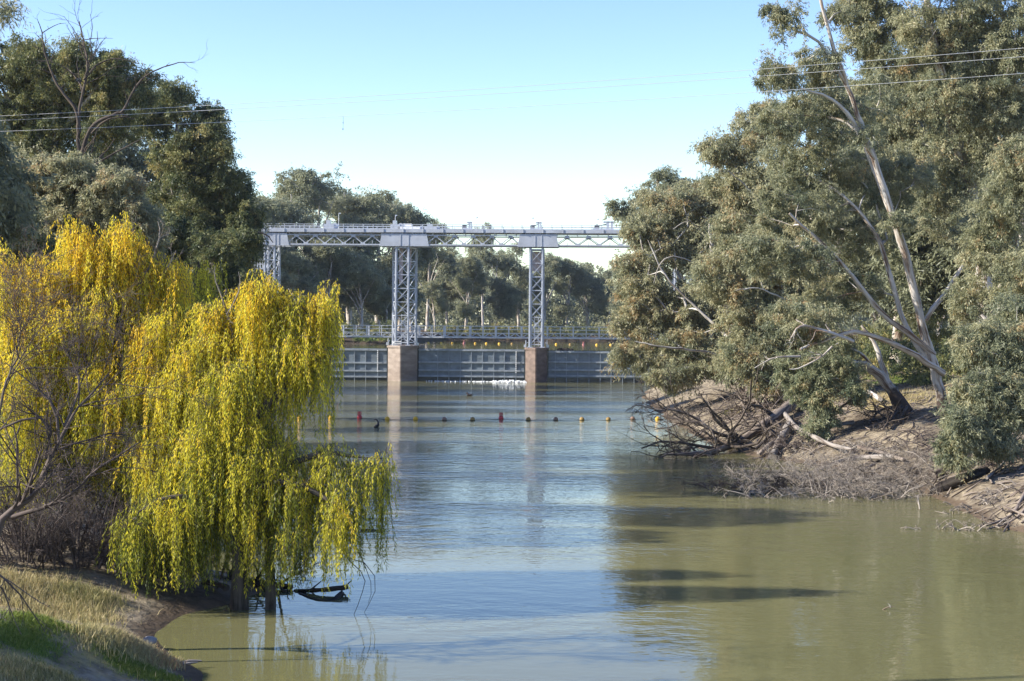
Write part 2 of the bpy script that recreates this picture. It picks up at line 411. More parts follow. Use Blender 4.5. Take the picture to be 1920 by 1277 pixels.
def gum_leaves(cl, rc, tw, lv, L, Wd, seed, tint=(.45,.2), up=.15):
    g = np.random.default_rng(seed+99); n = len(cl)
    rcs = rc*g.choice([.5,.75,1,1.2,1.5],n)*g.uniform(.8,1.2,n)
    D = nrm(g.normal(size=(n,tw,3))*np.array([1,1,.75])+np.array([0,0,up]))
    TL = rcs[:,None]*g.uniform(.45,1.15,(n,tw))
    t = g.uniform(.25,1.0,(n,tw,lv))
    P = cl[:,None,None,:] + D[:,:,None,:]*(TL[:,:,None]*t)[...,None]
    P = P + g.normal(0,1,P.shape)*rc*.10; P[...,2] -= (t**2*rc*.25)
    AX = D[:,:,None,:]*.55 + g.normal(0,.55,P.shape) + np.array([0,0,-.75])
    tc = g.normal(tint[0], tint[1], n)[:,None,None] + g.normal(0,.08,(n,tw,1)) + g.normal(0,.12,(n,tw,lv))
    P = P.reshape(-1,3)
    ln = L*g.uniform(.65,1.25,len(P)); V, F = leaves_geo(P, AX.reshape(-1,3), ln, Wd*g.uniform(.7,1.2,len(P)), g)
    return V, F, np.clip(tc.reshape(-1),0,1)

def gum(label, trunks, ells, seed, L=.26, Wd=.075, rc=.62, tw=9, lv=13, leaf='gum_leaf', bark='gum_bark', tint=(.45,.2), hl=1.6,
        name='gum_tree', group=None, bal=.28, rtip=.012, cat='tree', expo=.46, trunk_name='trunk', crown_name='crown'):
    base = np.asarray(trunks[0][0][0], float)
    tp, br, cl = skeleton(trunks, ells, seed, rtip=rtip, bal=bal, expo=expo)
    t = thing(name, base, label, cat, group)
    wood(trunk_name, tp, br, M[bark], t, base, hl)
    V, F, ti = gum_leaves(cl, rc*1.05, tw+2, int(lv*1.75), L*.82, Wd*.76, seed, tint)
    new_mesh(crown_name, V-base, F, M[leaf], t, attrs={'tint': ti})
    return t

def willow(label, trunks, ells, seed, strands=9, lens=(.8,2.0), zmin=.15, tint=(.55,.22), group=None, sway=.10, leafL=.084, leafW=.0165, step=.0215):
    g = np.random.default_rng(seed+5)
    base = np.asarray(trunks[0][0][0], float)
    tp, br, cl = skeleton(trunks, ells, seed, rtip=.008, bal=.3, expo=.44)
    t = thing('willow_tree', base, label, 'willow', group)
    n = len(cl)
    ctint = g.normal(tint[0], tint[1]*.7, n)
    S0 = np.repeat(cl, strands, 0); m = len(S0)
    az = g.uniform(0,2*math.pi,m); out = np.stack([np.cos(az),np.sin(az),np.zeros(m)],1)
    S0 = S0 + g.normal(0,.13,S0.shape)
    Ls = np.repeat(g.uniform(lens[0],lens[1],n)*g.choice([.55,1,1,1.3],n),strands)*g.uniform(.4,1.25,m)
    Ls = np.minimum(Ls, np.maximum(S0[:,2]-zmin+g.uniform(-.1,.5,m),.25))
    reach = g.uniform(.03,.34,m)
    sw = g.normal(0,sway,(m,3))*np.array([1,1,0])
    npt = 7; tt = np.linspace(0,1,npt)[None,:,None]
    def strand(tv):  # tv (...,) in 0..1 broadcast with m
        sh = tv
        x = out[:,None,:]*(reach[:,None,None]*(1-np.exp(-sh*5))) + sw[:,None,:]*sh**1.5
        z = .10*np.sin(np.minimum(sh*6,math.pi))*reach[:,None,None]*2 - Ls[:,None,None]*sh
        X = S0[:,None,:] + x; X[...,2] += z[...,0]; return X
    SP = strand(tt); V1, F1 = tubes(SP, np.linspace(.0045,.0022,npt)[None,:]*np.ones((m,1)), 3)
    k = int(np.ceil(lens[1]*1.25/step)); tv = (np.arange(k)[None,:]+g.uniform(0,1,(m,k)))*step/Ls[:,None]
    ok = (tv < 1.0) & (tv > .02)
    P = strand(np.clip(tv,0,1)[...,None]); P = P + g.normal(0,.018,P.shape)
    AX = np.stack([g.normal(0,.42,(m,k)), g.normal(0,.42,(m,k)), -np.ones((m,k))],-1) + out[:,None,:]*.25
    stint = np.repeat(ctint,strands)+g.normal(0,tint[1]*.7,m)
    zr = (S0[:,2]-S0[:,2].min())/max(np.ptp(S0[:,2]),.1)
    ti = stint[:,None] + (.50*(zr-.62))[:,None] + g.normal(0,.09,(m,k)) + .10*(1-2*np.clip(tv,0,1))  # greener lower leaves, with the shade low in the crown put into the tint
    P = P[ok]; AX = AX[ok]; ti = ti[ok]
    V, F = leaves_geo(P, AX, leafL*g.uniform(.7,1.25,len(P)), leafW*g.uniform(.8,1.3,len(P)), g)
    # wood: trunk and limbs, with the hanging withes' stems
    G = Geo()
    for Q, r in tp: G.tube(Q, r, 10, .09)
    for kk, lst in br.items():
        a, b_ = tubes(np.array([q for q,_ in lst]), np.array([r for _,r in lst]), 5); G.add(a, b_)
    G.add(V1, F1)
    VV, FF = G.get()
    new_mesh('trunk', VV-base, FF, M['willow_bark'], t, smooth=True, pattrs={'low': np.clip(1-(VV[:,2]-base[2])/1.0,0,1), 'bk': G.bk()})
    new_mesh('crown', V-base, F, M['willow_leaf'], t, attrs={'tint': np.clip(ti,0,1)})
    return t

def twig_levels(P0, D0, L0, R0, levels, g, kids=(7,7,6), shrink=(.5,.5,.5), ang=.7, grav=(0,0,0), curve=.25, npt=5, minr=.003, tmin=.2):
    """recursive bare branching, vectorised by level -> list of (P,R)"""
    out = []
    P, D, L, Rr = np.asarray(P0,float), nrm(np.asarray(D0,float)), np.asarray(L0,float), np.asarray(R0,float)
    for lev in range(levels):
        m = len(P); X = np.zeros((m,npt,3)); X[:,0] = P; d = D.copy()
        gr = np.array([0,0,grav[min(lev,len(grav)-1)]])
        for i in range(1,npt):
            d = nrm(d + g.normal(0,curve,(m,3)) + gr); X[:,i] = X[:,i-1] + d*(L/(npt-1))[:,None]
        RR = Rr[:,None]*np.linspace(1,.4,npt)[None]; out.append((X, RR))
        if lev == levels-1: break
        kk = kids[min(lev,len(kids)-1)]
        t = g.uniform(tmin,1.0,(m,kk))*(npt-1); i0 = np.minimum(t.astype(int), npt-2); f = (t-i0)[...,None]
        ar = np.arange(m)[:,None]
        Pn = X[ar,i0]*(1-f)+X[ar,i0+1]*f; Dn = nrm(X[ar,i0+1]-X[ar,i0])
        Dn = nrm(Dn + nrm(g.normal(size=Dn.shape))*ang*g.uniform(.6,1.4,(m,kk,1)))
        s = shrink[min(lev,len(shrink)-1)]
        Ln = (L[:,None]*s*g.uniform(.5,1.25,(m,kk))); Rn = np.maximum(Rr[:,None]*(.62-.28*t/(npt-1))*g.uniform(.7,1.1,(m,kk)), minr)
        P, D, L, Rr = Pn.reshape(-1,3), Dn.reshape(-1,3), Ln.reshape(-1), Rn.reshape(-1)
    return out

def bare(name, label, cat, stems, seed, material, levels=4, kids=(7,7,6), shrink=(.5,.5,.5), ang=.7, grav=(.05,0,0), curve=.16, minr=.003,
         group=None, zmin=-.05, parts=('stem','twigs'), first_explicit=True, extra=None, sides=(8,5,4,3), twig_mat=None, merged=False, tlow=.25):
    """stems: list of (pts, r0, r1) explicit boughs; twigs grow from them recursively"""
    g = np.random.default_rng(seed); base = np.asarray(stems[0][0][0], float)
    t = thing(name, base, label, cat, group)
    G = Geo(); P=[];D=[];L=[];Rr=[]; sep = len(stems) <= 8
    if merged: COL.objects.unlink(t); bpy.data.objects.remove(t); t = None
    for pts, r0, r1 in stems:
        if sep and not merged: G = Geo()
        pts = np.asarray(pts,float); ln = np.linalg.norm(np.diff(pts,axis=0),axis=1).sum(); n = max(6,int(ln/.25)); n = min(n, 40)
        Q = catmull(pts,n); Q[1:-1] += g.normal(0,.012*ln/ max(n,1)*3,(n-2,3)); rad = np.linspace(r0,r1,n)*(1+g.normal(0,.05,n))
        G.tube(Q, rad, sides[0], .08)
        if r1 >= 0:
            kk = max(2,int(kids[0]*ln/2.0)) if kids[0] else 0
            for _ in range(kk):
                i = int(g.uniform(tlow,.98)*(n-1)); tdir = nrm(Q[min(i+1,n-1)]-Q[max(i-1,0)])
                d = nrm(tdir + nrm(g.normal(size=3))*ang*1.1)
                P.append(Q[i]); D.append(d); L.append(ln*shrink[0]*g.uniform(.4,1.1)); Rr.append(max(rad[i]*.55,minr))
        if sep and not merged:
            V0, F0 = G.get(); new_mesh(parts[0], V0-base, F0, M[material], t, smooth=True, pattrs={'low': np.zeros(len(V0)), 'bk': G.bk()})
    if not sep and not merged:
        V0, F0 = G.get(); new_mesh(parts[0], V0-base, F0, M[material], t, smooth=True, pattrs={'low': np.zeros(len(V0)), 'bk': G.bk()})
    if extra is not None:
        for (p,d,l,r) in extra: P.append(p);D.append(d);L.append(l);Rr.append(r)
    if P and levels > 1:
        out = twig_levels(P,D,L,Rr,levels-1,g,kids[1:] or kids,shrink[1:] or shrink,ang,grav,curve,minr=minr)
        G2 = G if merged else Geo()
        for i,(X,RR) in enumerate(out):
            X[...,2] = np.maximum(X[...,2], zmin + .0*X[...,2])
            a,b_ = tubes(X,RR,sides[min(i+1,len(sides)-1)]); G2.add(a,b_)
        V1,F1 = G2.get()
        if merged: return tag(new_mesh(name, V1-base, F1, M[material], None, smooth=True, loc=tuple(base), pattrs={'low': np.zeros(len(V1)), 'bk': G2.bk()}), label, cat, group, 'stuff')
        new_mesh(parts[1], V1-base, F1, M[twig_mat or material], t, smooth=True, pattrs={'low': np.zeros(len(V1)), 'bk': G2.bk()})
    return t

# ================================================================== THE PLACE
# ------------------------------------------------------------------ ground and water
def axis(parts):
    out = []
    for a, b, st in parts: out.append(np.arange(a, b, st))
    out.append([parts[-1][1]]); return np.concatenate(out)
xs = axis([(-900,-300,100),(-300,-80,20),(-80,-34,3),(-34,-14,.8),(-14,26,.32),(26,40,.9),(40,90,4),(90,300,20),(300,900,100)])
ys = axis([(-40,10,5),(10,19,.8),(19,60,.32),(60,110,.45),(110,200,1.2),(200,300,2.0),(300,420,10),(420,1200,60),(1200,3000,300)])
GX, GY = np.meshgrid(xs, ys); GZ = height(GX, GY)
far_ = (np.abs(GX) > 120) | (GY > 330); GZ = np.where(far_, np.maximum(GZ, 3.6), GZ)
nx, ny = len(xs), len(ys)
idx = np.arange(nx*ny).reshape(ny,nx)
Fg = np.stack([idx[:-1,:-1],idx[:-1,1:],idx[1:,1:],idx[1:,:-1]],-1).reshape(-1,4)
Vg = np.stack([GX,GY,GZ],-1).reshape(-1,3)
X_, Y_, Z_ = Vg[:,0], Vg[:,1], Vg[:,2]
def spots(lst):
    a = np.zeros(len(Vg))
    for px, py, rx, ry, s in lst:
        c = ground_at(px, py); a = np.maximum(a, s*np.exp(-((X_-c[0])/rx)**2-((Y_-c[1])/ry)**2))
    return a
green = spots([(30,1190,.7,.7,.9),(245,1252,.6,.45,.9),(1695,718,2.5,5,.9)])
green = np.maximum(green, np.where((Y_ > 195) & (Z_ > UP_Z+.6), np.maximum(np.exp(-((X_+18.5)/3)**2-((Y_-207)/4)**2)*1.1, np.exp(-((X_-19)/8)**2-((Y_-300)/16)**2)*1.2), 0))
dry = spots([(215,1200,1.2,2.2,.9),(120,1150,1.4,2.2,.8),(40,1110,1.5,2,.8),(1690,745,3,5,.7),(1640,760,2,3,.6),(30,1260,1.8,1.6,.8)])
dry = np.maximum(dry, np.where((X_ > 22) & (Y_ < 158), .5, 0)); dry = np.maximum(dry, np.where((X_ < -16) & (Y_ < 158), .5, 0))
litter = spots([(1480,750,3,5,.8),(1560,800,3,4,.6),(1700,850,3,3,.5),(1650,790,3,3,.7),(1830,920,2,3,.45),(1550,830,2,3,.4),(380,1120,1.5,1.5,.8),(110,1235,.5,.5,.7),(60,1255,.7,.6,.8),(180,1150,.5,.6,.6)])
litter = np.maximum(litter, np.where((Y_ > 166) & (Z_ < UP_Z+.9), 2.2, np.where(Y_ > 190, .8, 0)))  # upper pool bank darkened: its shade is put into the litter colour
wet = np.where(Y_ < 165, np.clip(1-(Z_-.02)/.28, 0, 1), 0)*.9
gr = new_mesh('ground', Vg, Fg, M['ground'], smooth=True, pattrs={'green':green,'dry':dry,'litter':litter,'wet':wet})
tag(gr, kind='structure')
def sheet(name, x0,x1,y0,y1,z,m):
    V = [(x0,y0,z),(x1,y0,z),(x1,y1,z),(x0,y1,z)]
    return tag(new_mesh(name, V, [[0,1,2,3]], m), kind='structure')
sheet('river_water', -60, 60, -38, 161.2, 0.0, M['water'])
sheet('pool_water', -60, 90, 161.4, 330, UP_Z, M['water_up'])

# ------------------------------------------------------------------ weir
BA = -R_(2.6); BB = np.array([math.cos(BA), math.sin(BA), 0]); BN = np.array([-math.sin(BA), math.cos(BA), 0])
BO = pt(755, 640, BR_Y); BO[2] = 0
def BW(u, v, z): return BO + BB*u + BN*v + np.array([0,0,z])
def LP(px, py, v=0.0):
    d = ray(px, py); o = np.array([0,0,CAM_H]); t = ((BO + BN*v - o)@BN)/(d@BN); p = o+d*t
    return float((p-BO)@BB), float(p[2])
def bthing(name, u, v, z, label, cat, group=None): return thing(name, BW(u,v,z), label, cat, group, rz=BA)

def pier(pxl, pxr, pytop, label, group='concrete piers of the weir'):
    ul, zt = LP(pxl, pytop); ur, _ = LP(pxr, pytop); uc = (ul+ur)/2; w = (ur-ul)/2
    t = bthing('weir_pier', uc, 0, 0, label, 'pier', group)
    prof = [(-w,7),(-w,-.2),(-w*.86,-.5),(-.06,-2.0),(.06,-2.0),(w*.86,-.5),(w,-.2),(w,7)]
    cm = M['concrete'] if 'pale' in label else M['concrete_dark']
    n = len(prof); V = [(x,y,-1.5) for x,y in prof]+[(x,y,zt-.22) for x,y in prof]
    F = [[i,(i+1)%n,n+(i+1)%n,n+i] for i in range(n)]
    G = Geo(); G.add(np.array(V,float), F)
    top = [[n, n+1, n+6, n+7],[n+1,n+2,n+5,n+6],[n+2,n+3,n+4,n+5]]; G.F[-1] = np.vstack([G.F[-1], np.array(top)])
    G.build('pier_body', cm, t)
    C_ = Geo(); e = .10
    pr2 = [(x*(1+e/w), y-(e if y < 0 else 0)) for x,y in prof]
    V = [(x,y,zt-.22) for x,y in pr2]+[(x,y,zt) for x,y in pr2]
    C_.add(np.array(V,float), F+[[n, n+1, n+6, n+7],[n+1,n+2,n+5,n+6],[n+2,n+3,n+4,n+5],[7,6,1,0],[6,5,2,1],[5,4,3,2]])
    C_.build('coping', cm, t)
    # steel guides for the gates on both flanks
    for s in (-1,1):
        g = Geo(); g.box((s*(w+.04)-.10, .1, -.5),(s*(w+.04)+.10, .45, zt+.25)); g.build('gate_guide', M['slime'], t)
        v = Geo(); v.beam((s*(w-.02),-.3,zt),(s*(w-.02),-.3,zt+.75),.10); v.beam((s*(w+.12),-.3,zt+.1),(s*(w-.2),-.3,zt+.55),.07); v.box((s*(w+.05)-.13,-.42,zt+.02),(s*(w+.05)+.13,-.18,zt+.30)); v.build('guide_bracket', M['galv'], t)
    return t, uc, w, zt
P2 = pier(728, 782.5, 647.5, 'wide concrete pier with pale sunlit left nose under the wide lattice tower')
P3 = pier(985.5, 1026, 651.5, 'narrower dark stained concrete pier under the slim lattice tower')
P1 = pier(482, 536, 645, 'concrete abutment pier behind the yellow willow under the end tower', )
P4 = pier(1258, 1300, 655, 'concrete pier at the right bank behind overhanging gum foliage')

def tower(uc, z0, ztop, wf, wb, label, panels, plate=None, vf=-.9, vb=1.3, group='lattice steel towers of the weir'):
    t = bthing('lattice_tower', uc, 0, z0, label, 'tower', group); H = ztop-z0
    legs = {'fl':(-wf,vf),'fr':(wf,vf),'bl':(-wb,vb),'br':(wb,vb)}
    for k,(x,y) in legs.items():
        g = Geo(); s = .13
        g.box((x-s,y-.035,0),(x+s,y+.035,H)); g.box((x-.035,y-s,0),(x+.035,y-.036,H)); g.box((x-.035,y+.036,0),(x+.035,y+s,H)); g.build('leg', M['steel'], t)
    zs = np.linspace(.3, H-.15, panels+1)
    def face(a, b):
        g = Geo(); (xa,ya),(xb,yb) = legs[a], legs[b]; o = .045
        for i in range(panels):
            g.beam((xa,ya-o,zs[i]),(xb,yb-o,zs[i+1]),.065)
            if b != 'bl' and b != 'br' or a == 'bl': g.beam((xb,yb+o,zs[i]),(xa,ya+o,zs[i+1]),.065)
            g.beam((xa,ya,zs[i]),(xb,yb,zs[i]),.075)
        g.beam((xa,ya,zs[-1]),(xb,yb,zs[-1]),.11)
        g.build('bracing', M['steel'], t)
    face('fl','fr'); face('bl','br'); face('fl','bl'); face('fr','br')
    for k,(x,y) in legs.items():
        g = Geo(); g.box((x-.24,y-.24,-.0),(x+.24,y+.24,.07)); g.build('foot_plate', M['steel'], t)
    if plate:
        g = Geo(); 
        for (x0,x1,za,zb) in plate: g.box((x0,vb-.45,za-z0),(x1,vb-.35,zb-z0))
        g.build('counterweight_panel', M['panel'], t)
    # ladder inside
    g = Geo()
    for s in (-.2,.2): g.beam((s,.2,.1),(s,.2,H*.32),.05)
    for z in np.arange(.3,H*.32,.32): g.beam((-.2,.2,z),(.2,.2,z),.035)
    g.build('ladder', M['galv'], t)
    return t
zb = LP(755,462)[1]
def wid(a, b, y=560): return abs(LP(b,y)[0]-LP(a,y)[0])/2
T2 = tower(LP(756,560)[0], P2[3], zb, wid(744.5,767.5), wid(735,777.5)*1.01, 'wide steel lattice tower on the broad pale pier, second from left', 7,
           plate=[(LP(746,520)[0]-LP(756,520)[0], LP(753,520)[0]-LP(756,520)[0], LP(755,530)[1], zb-.1),(LP(760,520)[0]-LP(756,520)[0], LP(769,520)[0]-LP(756,520)[0], LP(755,503)[1], zb-.1)])
# plate widths are small strips seen through the bracing
T3 = tower(LP(1006,560)[0], P3[3], LP(1006,466)[1], wid(994.5,1017.5), wid(994.5,1017.5)*1.02, 'slim steel lattice tower on the dark pier with a mauve panel at its top', 7,
           plate=[(LP(997,520)[0]-LP(1006,520)[0], LP(1015,520)[0]-LP(1006,520)[0], LP(1006,508)[1], LP(1006,471)[1])])
T1 = tower(LP(509,500)[0], P1[3], LP(509,459)[1], wid(500,518), wid(499,520), 'end lattice tower rising behind the yellow willow with a side platform', 7)
T4 = tower(LP(1279,560)[0], P4[3], LP(1279,469)[1], .8, .85, 'lattice tower at the right bank hidden by gum foliage', 9)
# side platform at the end tower
pl = Geo(); ul,_ = LP(474,500); ur,_ = LP(500,500); zlo = LP(487,503)[1]; ztop_ = LP(487,487)[1]; u1 = LP(509,500)[0]
pl.box((ul-u1,-.9,zlo-P1[3]-.12),(ur-u1-.2,.9,zlo-P1[3]))
for x in np.linspace(ul-u1+.05, ur-u1-.25, 5):
    for y in (-.85,.85): pl.beam((x,y,zlo-P1[3]),(x,y,ztop_-P1[3]),.06)
for f in (1,.5):
    for y in (-.85,.85): pl.beam((ul-u1,y,zlo-P1[3]+(ztop_-zlo)*f),(ur-u1-.2,y,zlo-P1[3]+(ztop_-zlo)*f),.06)
pl.build('platform', M['galv'], T1)

# gantry: two Warren trusses, deck girder, gussets over the towers, handrails
VF, VB = -1.0, 1.7
u_of = lambda px, py=440: LP(px,py,VF)[0]
z_tc, z_bc = LP(755,441,VF)[1], LP(755,460.5,VF)[1]
z_d0, z_d1, z_hr = LP(755,436,VF)[1], LP(755,429.5,VF)[1], LP(755,421,VF)[1]
uL, uR = u_of(497), u_of(1335)
ga = bthing('gantry_bridge', 0, 0, z_bc, 'pale blue steel gantry with zigzag truss spanning the tops of the lattice towers', 'gantry')
zo = z_bc
boxes = [(u_of(501),u_of(538)),(u_of(716),u_of(800)),(u_of(975),u_of(1043)),(u_of(1246),u_of(1312))]
for V_ in (VF, VB):
    g = Geo()
    for a,b in ((uL,uR),):
        g.beam((a,V_,z_bc-zo+.09),(b,V_,z_bc-zo+.09),.2,.13)
    g.build('bottom_chord', M['steel'], ga)
    g = Geo(); g.beam((uL,V_,z_tc-zo),(uR,V_,z_tc-zo),.2,.10); g.build('top_chord', M['steel'], ga)
    for (a,b),npan in zip(((boxes[0][1],boxes[1][0]),(boxes[1][1],boxes[2][0]),(boxes[2][1],boxes[3][0])),(5,5,5)):
        g = Geo(); st = (b-a)/npan
        for i in range(npan):
            x0, xm, x1 = a+st*i, a+st*(i+.5), a+st*(i+1)
            g.beam((x0,V_,z_bc-zo+.2),(xm,V_,z_tc-zo-.1),.085); g.beam((xm,V_+.001,z_tc-zo-.1),(x1,V_+.001,z_bc-zo+.2),.085)
            g.box((xm-.22,V_-.07,z_tc-zo-.20),(xm+.22,V_+.07,z_tc-zo-.05)); 
            if i: g.box((x0-.22,V_-.07,z_bc-zo+.16),(x0+.22,V_+.07,z_bc-zo+.30))
            g.beam((xm,V_,z_bc-zo+.2),(xm,V_,z_bc-zo+.55),.05)
        g.build('truss_web', M['steel'], ga)
    for a,b in boxes:
        g = Geo(); o = .12 if V_ == VF else -.12
        yv0, yv1 = (V_-.14, V_+.05)
        n_ = [(a-.25,z_bc-zo-.06),(b+.25,z_bc-zo-.06),(b,z_tc-zo+.16),(a,z_tc-zo+.16)]
        Vx = [(x,yv0,z) for x,z in n_]+[(x,yv1,z) for x,z in n_]
        g.add(np.array(Vx),[[0,1,2,3],[7,6,5,4],[0,4,5,1],[1,5,6,2],[2,6,7,3],[3,7,4,0]])
        for f in (.42,.60): g.box((a+(b-a)*f-.04,yv0-.03,z_bc-zo),(a+(b-a)*f+.04,yv0-.002,z_tc-zo+.1))
        g.build('gusset_plate', M['steel'], ga)
for a,b in boxes:
    for f in (.05,.28,.58,.82):
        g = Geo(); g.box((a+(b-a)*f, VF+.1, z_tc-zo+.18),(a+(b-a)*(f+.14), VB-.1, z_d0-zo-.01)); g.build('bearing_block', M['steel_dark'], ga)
for x in np.arange(uL+.4,uR,1.06):
    for V_ in (VF,VB): g = Geo(); g.beam((x,V_,z_tc-zo+.08),(x,V_,z_d0-zo),.09); g.build('deck_post', M['steel'], ga)
g = Geo(); g.box((uL-.3,VF-.25,z_d0-zo),(uR,VF-.02,z_d1-zo)); g.box((uL-.3,VB+.02,z_d0-zo),(uR,VB+.25,z_d1-zo)); g.box((uL-.3,VF-.02,z_d0-zo+.12),(uR,VB+.02,z_d1-zo-.08))
for x in np.arange(uL, uR, 2.05): g.box((x-.03,VF-.30,z_d0-zo),(x+.03,VF-.252,z_d1-zo+.02))
g.build('deck_girder', M['steel'], ga)
# end column plate
g = Geo(); g.box((uL-.25,VF-.2,z_bc-zo-.05),(uL+.12,VF+.1,z_d0-zo)); g.build('end_column', M['steel'], ga)
for V_, nm in ((VF-.15,'handrail'),(VB+.15,'handrail')):
    g = Geo(); hh = z_hr-z_d1
    for x in np.arange(uL, uR, 1.02): g.beam((x,V_,z_d1-zo),(x,V_,z_hr-zo),.05 if int(x)%2 else .075)
    for f in (1,.5): g.beam((uL-.3,V_,z_d1-zo+hh*f),(uR,V_,z_d1-zo+hh*f),.055)
    g.build(nm, M['galv'], ga)
# hoist machinery on the deck
def winch(px, w, h, label, kind):
    u,_ = LP(px,430,.3); s = LP(px+1,430,.3)[0]-u
    t = bthing('hoist_winch', u, .3, z_d1, label, 'winch', 'hoist machines on the gantry deck')
    g = Geo()
    if kind == 0:
        g.box((-w/2,-.5,0),(w/2,.5,h*.55)); g.box((-w*.28,-.35,h*.55),(w*.1,.35,h)); g.build('housing', M['white' if w > 2 else 'galv'], t)
        g = Geo(); a = np.linspace(-w*.62,-w*.5,2); g.tube([(w*.55,-.4,h*.4),(w*.55,.4,h*.4)],[h*.3,h*.3],12); g.build('drum', M['steel'], t)
    else:
        g.box((-w/2,-.4,0),(w/2,.4,h*.25)); g.box((w*.15,-.3,h*.25),(w*.28,.3,h)); g.box((w*.36,-.3,h*.25),(w*.45,.3,h)); g.box((0,-.3,h*.86),(w*.5,.3,h*1.02)); g.build('frame', M['steel'], t)
        g = Geo(); g.tube([(-w*.3,-.3,h*.4),(-w*.3,.3,h*.4)],[h*.28,h*.28],12); g.beam((-w*.25,0,h*.5),(w*.2,0,h*.75),.1); g.build('drum', M['steel_dark'], t)
    return t
winch(618, 1.1, .95, 'small pale hoist winch on the gantry deck above the first span', 0)
winch(742, 1.0, .95, 'white box hoist winch on the gantry above the wide tower', 0)
winch(768, 2.3, .62, 'long white hoist housing on the gantry beside the wide tower', 0)
winch(808, 1.3, .62, 'squat white hoist box just right of the long white housing', 0)
winch(876, 1.0, .85, 'grey hoist winch frame halfway along the middle span', 1)
winch(1005, 1.2, .85, 'dark hoist winch frame above the slim tower', 1)
winch(1131, 2.2, .95, 'big hoist winch frame above the right hand span', 1)
for k,(px,h,lb) in enumerate(((635,.0,'thin lamp post on the gantry above the first span'),(741,0,'thin lamp post on the gantry above the wide tower'),(893,0,'thin lamp post on the gantry in the middle span'),
                              (998,0,'thin lamp post on the gantry beside the slim tower'),(1120,0,'thin lamp post on the gantry beside the big right winch'))):
    u,_ = LP(px,430,VB); zt = LP(px,(400,404,408,409,411)[k],VB)[1]
    t = bthing('lamp_post', u, VB, z_d1, lb, 'lamp post', 'lamp posts on the gantry')
    g = Geo(); g.tube([(0,0,0),(0,0,zt-z_d1)],[.035,.025],6); g.build('pole', M['galv'], t)
    g = Geo(); g.box((-.02,-.08,zt-z_d1-.06),(.20,.08,zt-z_d1+.05)); g.build('lamp_head', M['galv'], t)

# gates
def gate(pxa, pxb, pyt, ribs, label, gauge=None, hrow=(679,694,705)):
    ua,zt = LP(pxa,pyt,.25); ub,_ = LP(pxb,pyt,.25); uc = (ua+ub)/2
    t = bthing('weir_gate', uc, .25, 0, label, 'weir gate', 'steel weir gates between the piers')
    a, b = ua-uc, ub-uc
    zh = [LP((pxa+pxb)/2, y, .25)[1] for y in hrow]
    g = Geo(); g.box((a,0,.42),(b,.18,zt)); g.build('skin_plate', M['gate_steel'], t)
    g = Geo(); g.box((a,-.02,-.8),(b,.22,.418)); g.build('wet_foot', M['slime'], t)
    for z in zh+[zt-.10]:
        g = Geo(); g.box((a,-.15,z-.05),(b,-.002,z+.05)); g.box((a,-.15,z-.12),(b,-.12,z-.052)); g.build('girder', M['gate_rib'], t)
    for px in ribs:
        x = LP(px,680,.25)[0]-uc
        g = Geo(); g.box((x-.03,-.11,-.3),(x+.03,-.003,zt-.20)); g.build('rib', M['gate_rib'], t)
    if gauge:
        x = LP(gauge,680,.25)[0]-uc; g = Geo()
        for z in np.arange(.9, zt-.2, .21): g.box((x-.05,-.27,z),(x+.05,-.245,z+.13))
        g.build('depth_gauge', M['white'], t)
    return t
gate(541, 725.5, 652, (561,582,602,623,644,665,686,708.5), 'left weir gate half hidden by the yellow willow', 708.5)
gate(784.5, 983.5, 653.5, (821,842,863,884,905,926,946,967.7), 'middle weir gate with white dashed depth gauge between the two piers', 967.7)
gate(1028, 1256, 657.5, (1041,1062,1083.5,1104.5,1125.5,1146,1167.5,1189,1210,1232), 'right weir gate running behind the overhanging gum foliage')
# white guard rail on the wide pier
u,z = LP(744,643,-1.0); t = bthing('guard_rail', u, -1.1, P2[3], 'short white guard rail on the nose of the wide pier', 'guard rail'); g = Geo()
for zz in (.18,.42): g.beam((-.45,0,zz),(.45,0,zz),.09)
g.build('rails', M['white'], t); g = Geo()
for x in (-.45,.45): g.beam((x,.06,0),(x,.06,.5),.07)
g.build('posts', M['white'], t)
# raft caught on the right gate
u,z = LP(1060,655,.6); t = bthing('floating_log', u, .75, z-.1, 'black log raft lying against the top of the right gate', 'log'); g = Geo(); g.tube([(-.85,0,0),(-.2,.03,.06),(.85,0,.02)],[.17,.2,.15],10,.08); g.build('log', M['wet_or_shaded_log'], t, smooth=True)
# footbridge behind the towers
VFb = 3.2
fz1, fzr = LP(755,633,VFb)[1], LP(755,610.5,VFb)[1]; ufl, ufr = LP(520,620,VFb)[0], LP(1290,620,VFb)[0]
fb = bthing('footbridge', 0, VFb, fz1, 'low steel footbridge with open railings just upstream of the weir gates', 'footbridge')
g = Geo(); g.box((ufl,0,0),(ufr,1.5,.16)); g.build('deck', M['steel'], fb)
for V_ in (-.05, 1.55):
    g = Geo(); H = fzr-fz1
    g.beam((ufl,V_,H),(ufr,V_,H),.075); g.beam((ufl,V_,H*.73),(ufr,V_,H*.73),.06); g.beam((ufl,V_,H*.42),(ufr,V_,H*.42),.085); g.beam((ufl,V_,.06),(ufr,V_,.06),.13)
    g.build('handrail', M['galv'], fb)
    g = Geo(); st = LP(652,620,VFb)[0]-LP(628,620,VFb)[0]; xx = np.arange(ufl, ufr, st)
    for i,x in enumerate(xx):
        g.beam((x,V_,0),(x,V_,H),.15 if i%2 else .075)
        if x > -40: 
            s = H*.42
            g.beam((x,V_,.06),(x+st*.5,V_,s),.045); g.beam((x+st*.5,V_+.002,s),(x+st,V_+.002,.06),.045)
    g.build('railing_posts', M['galv'], fb)
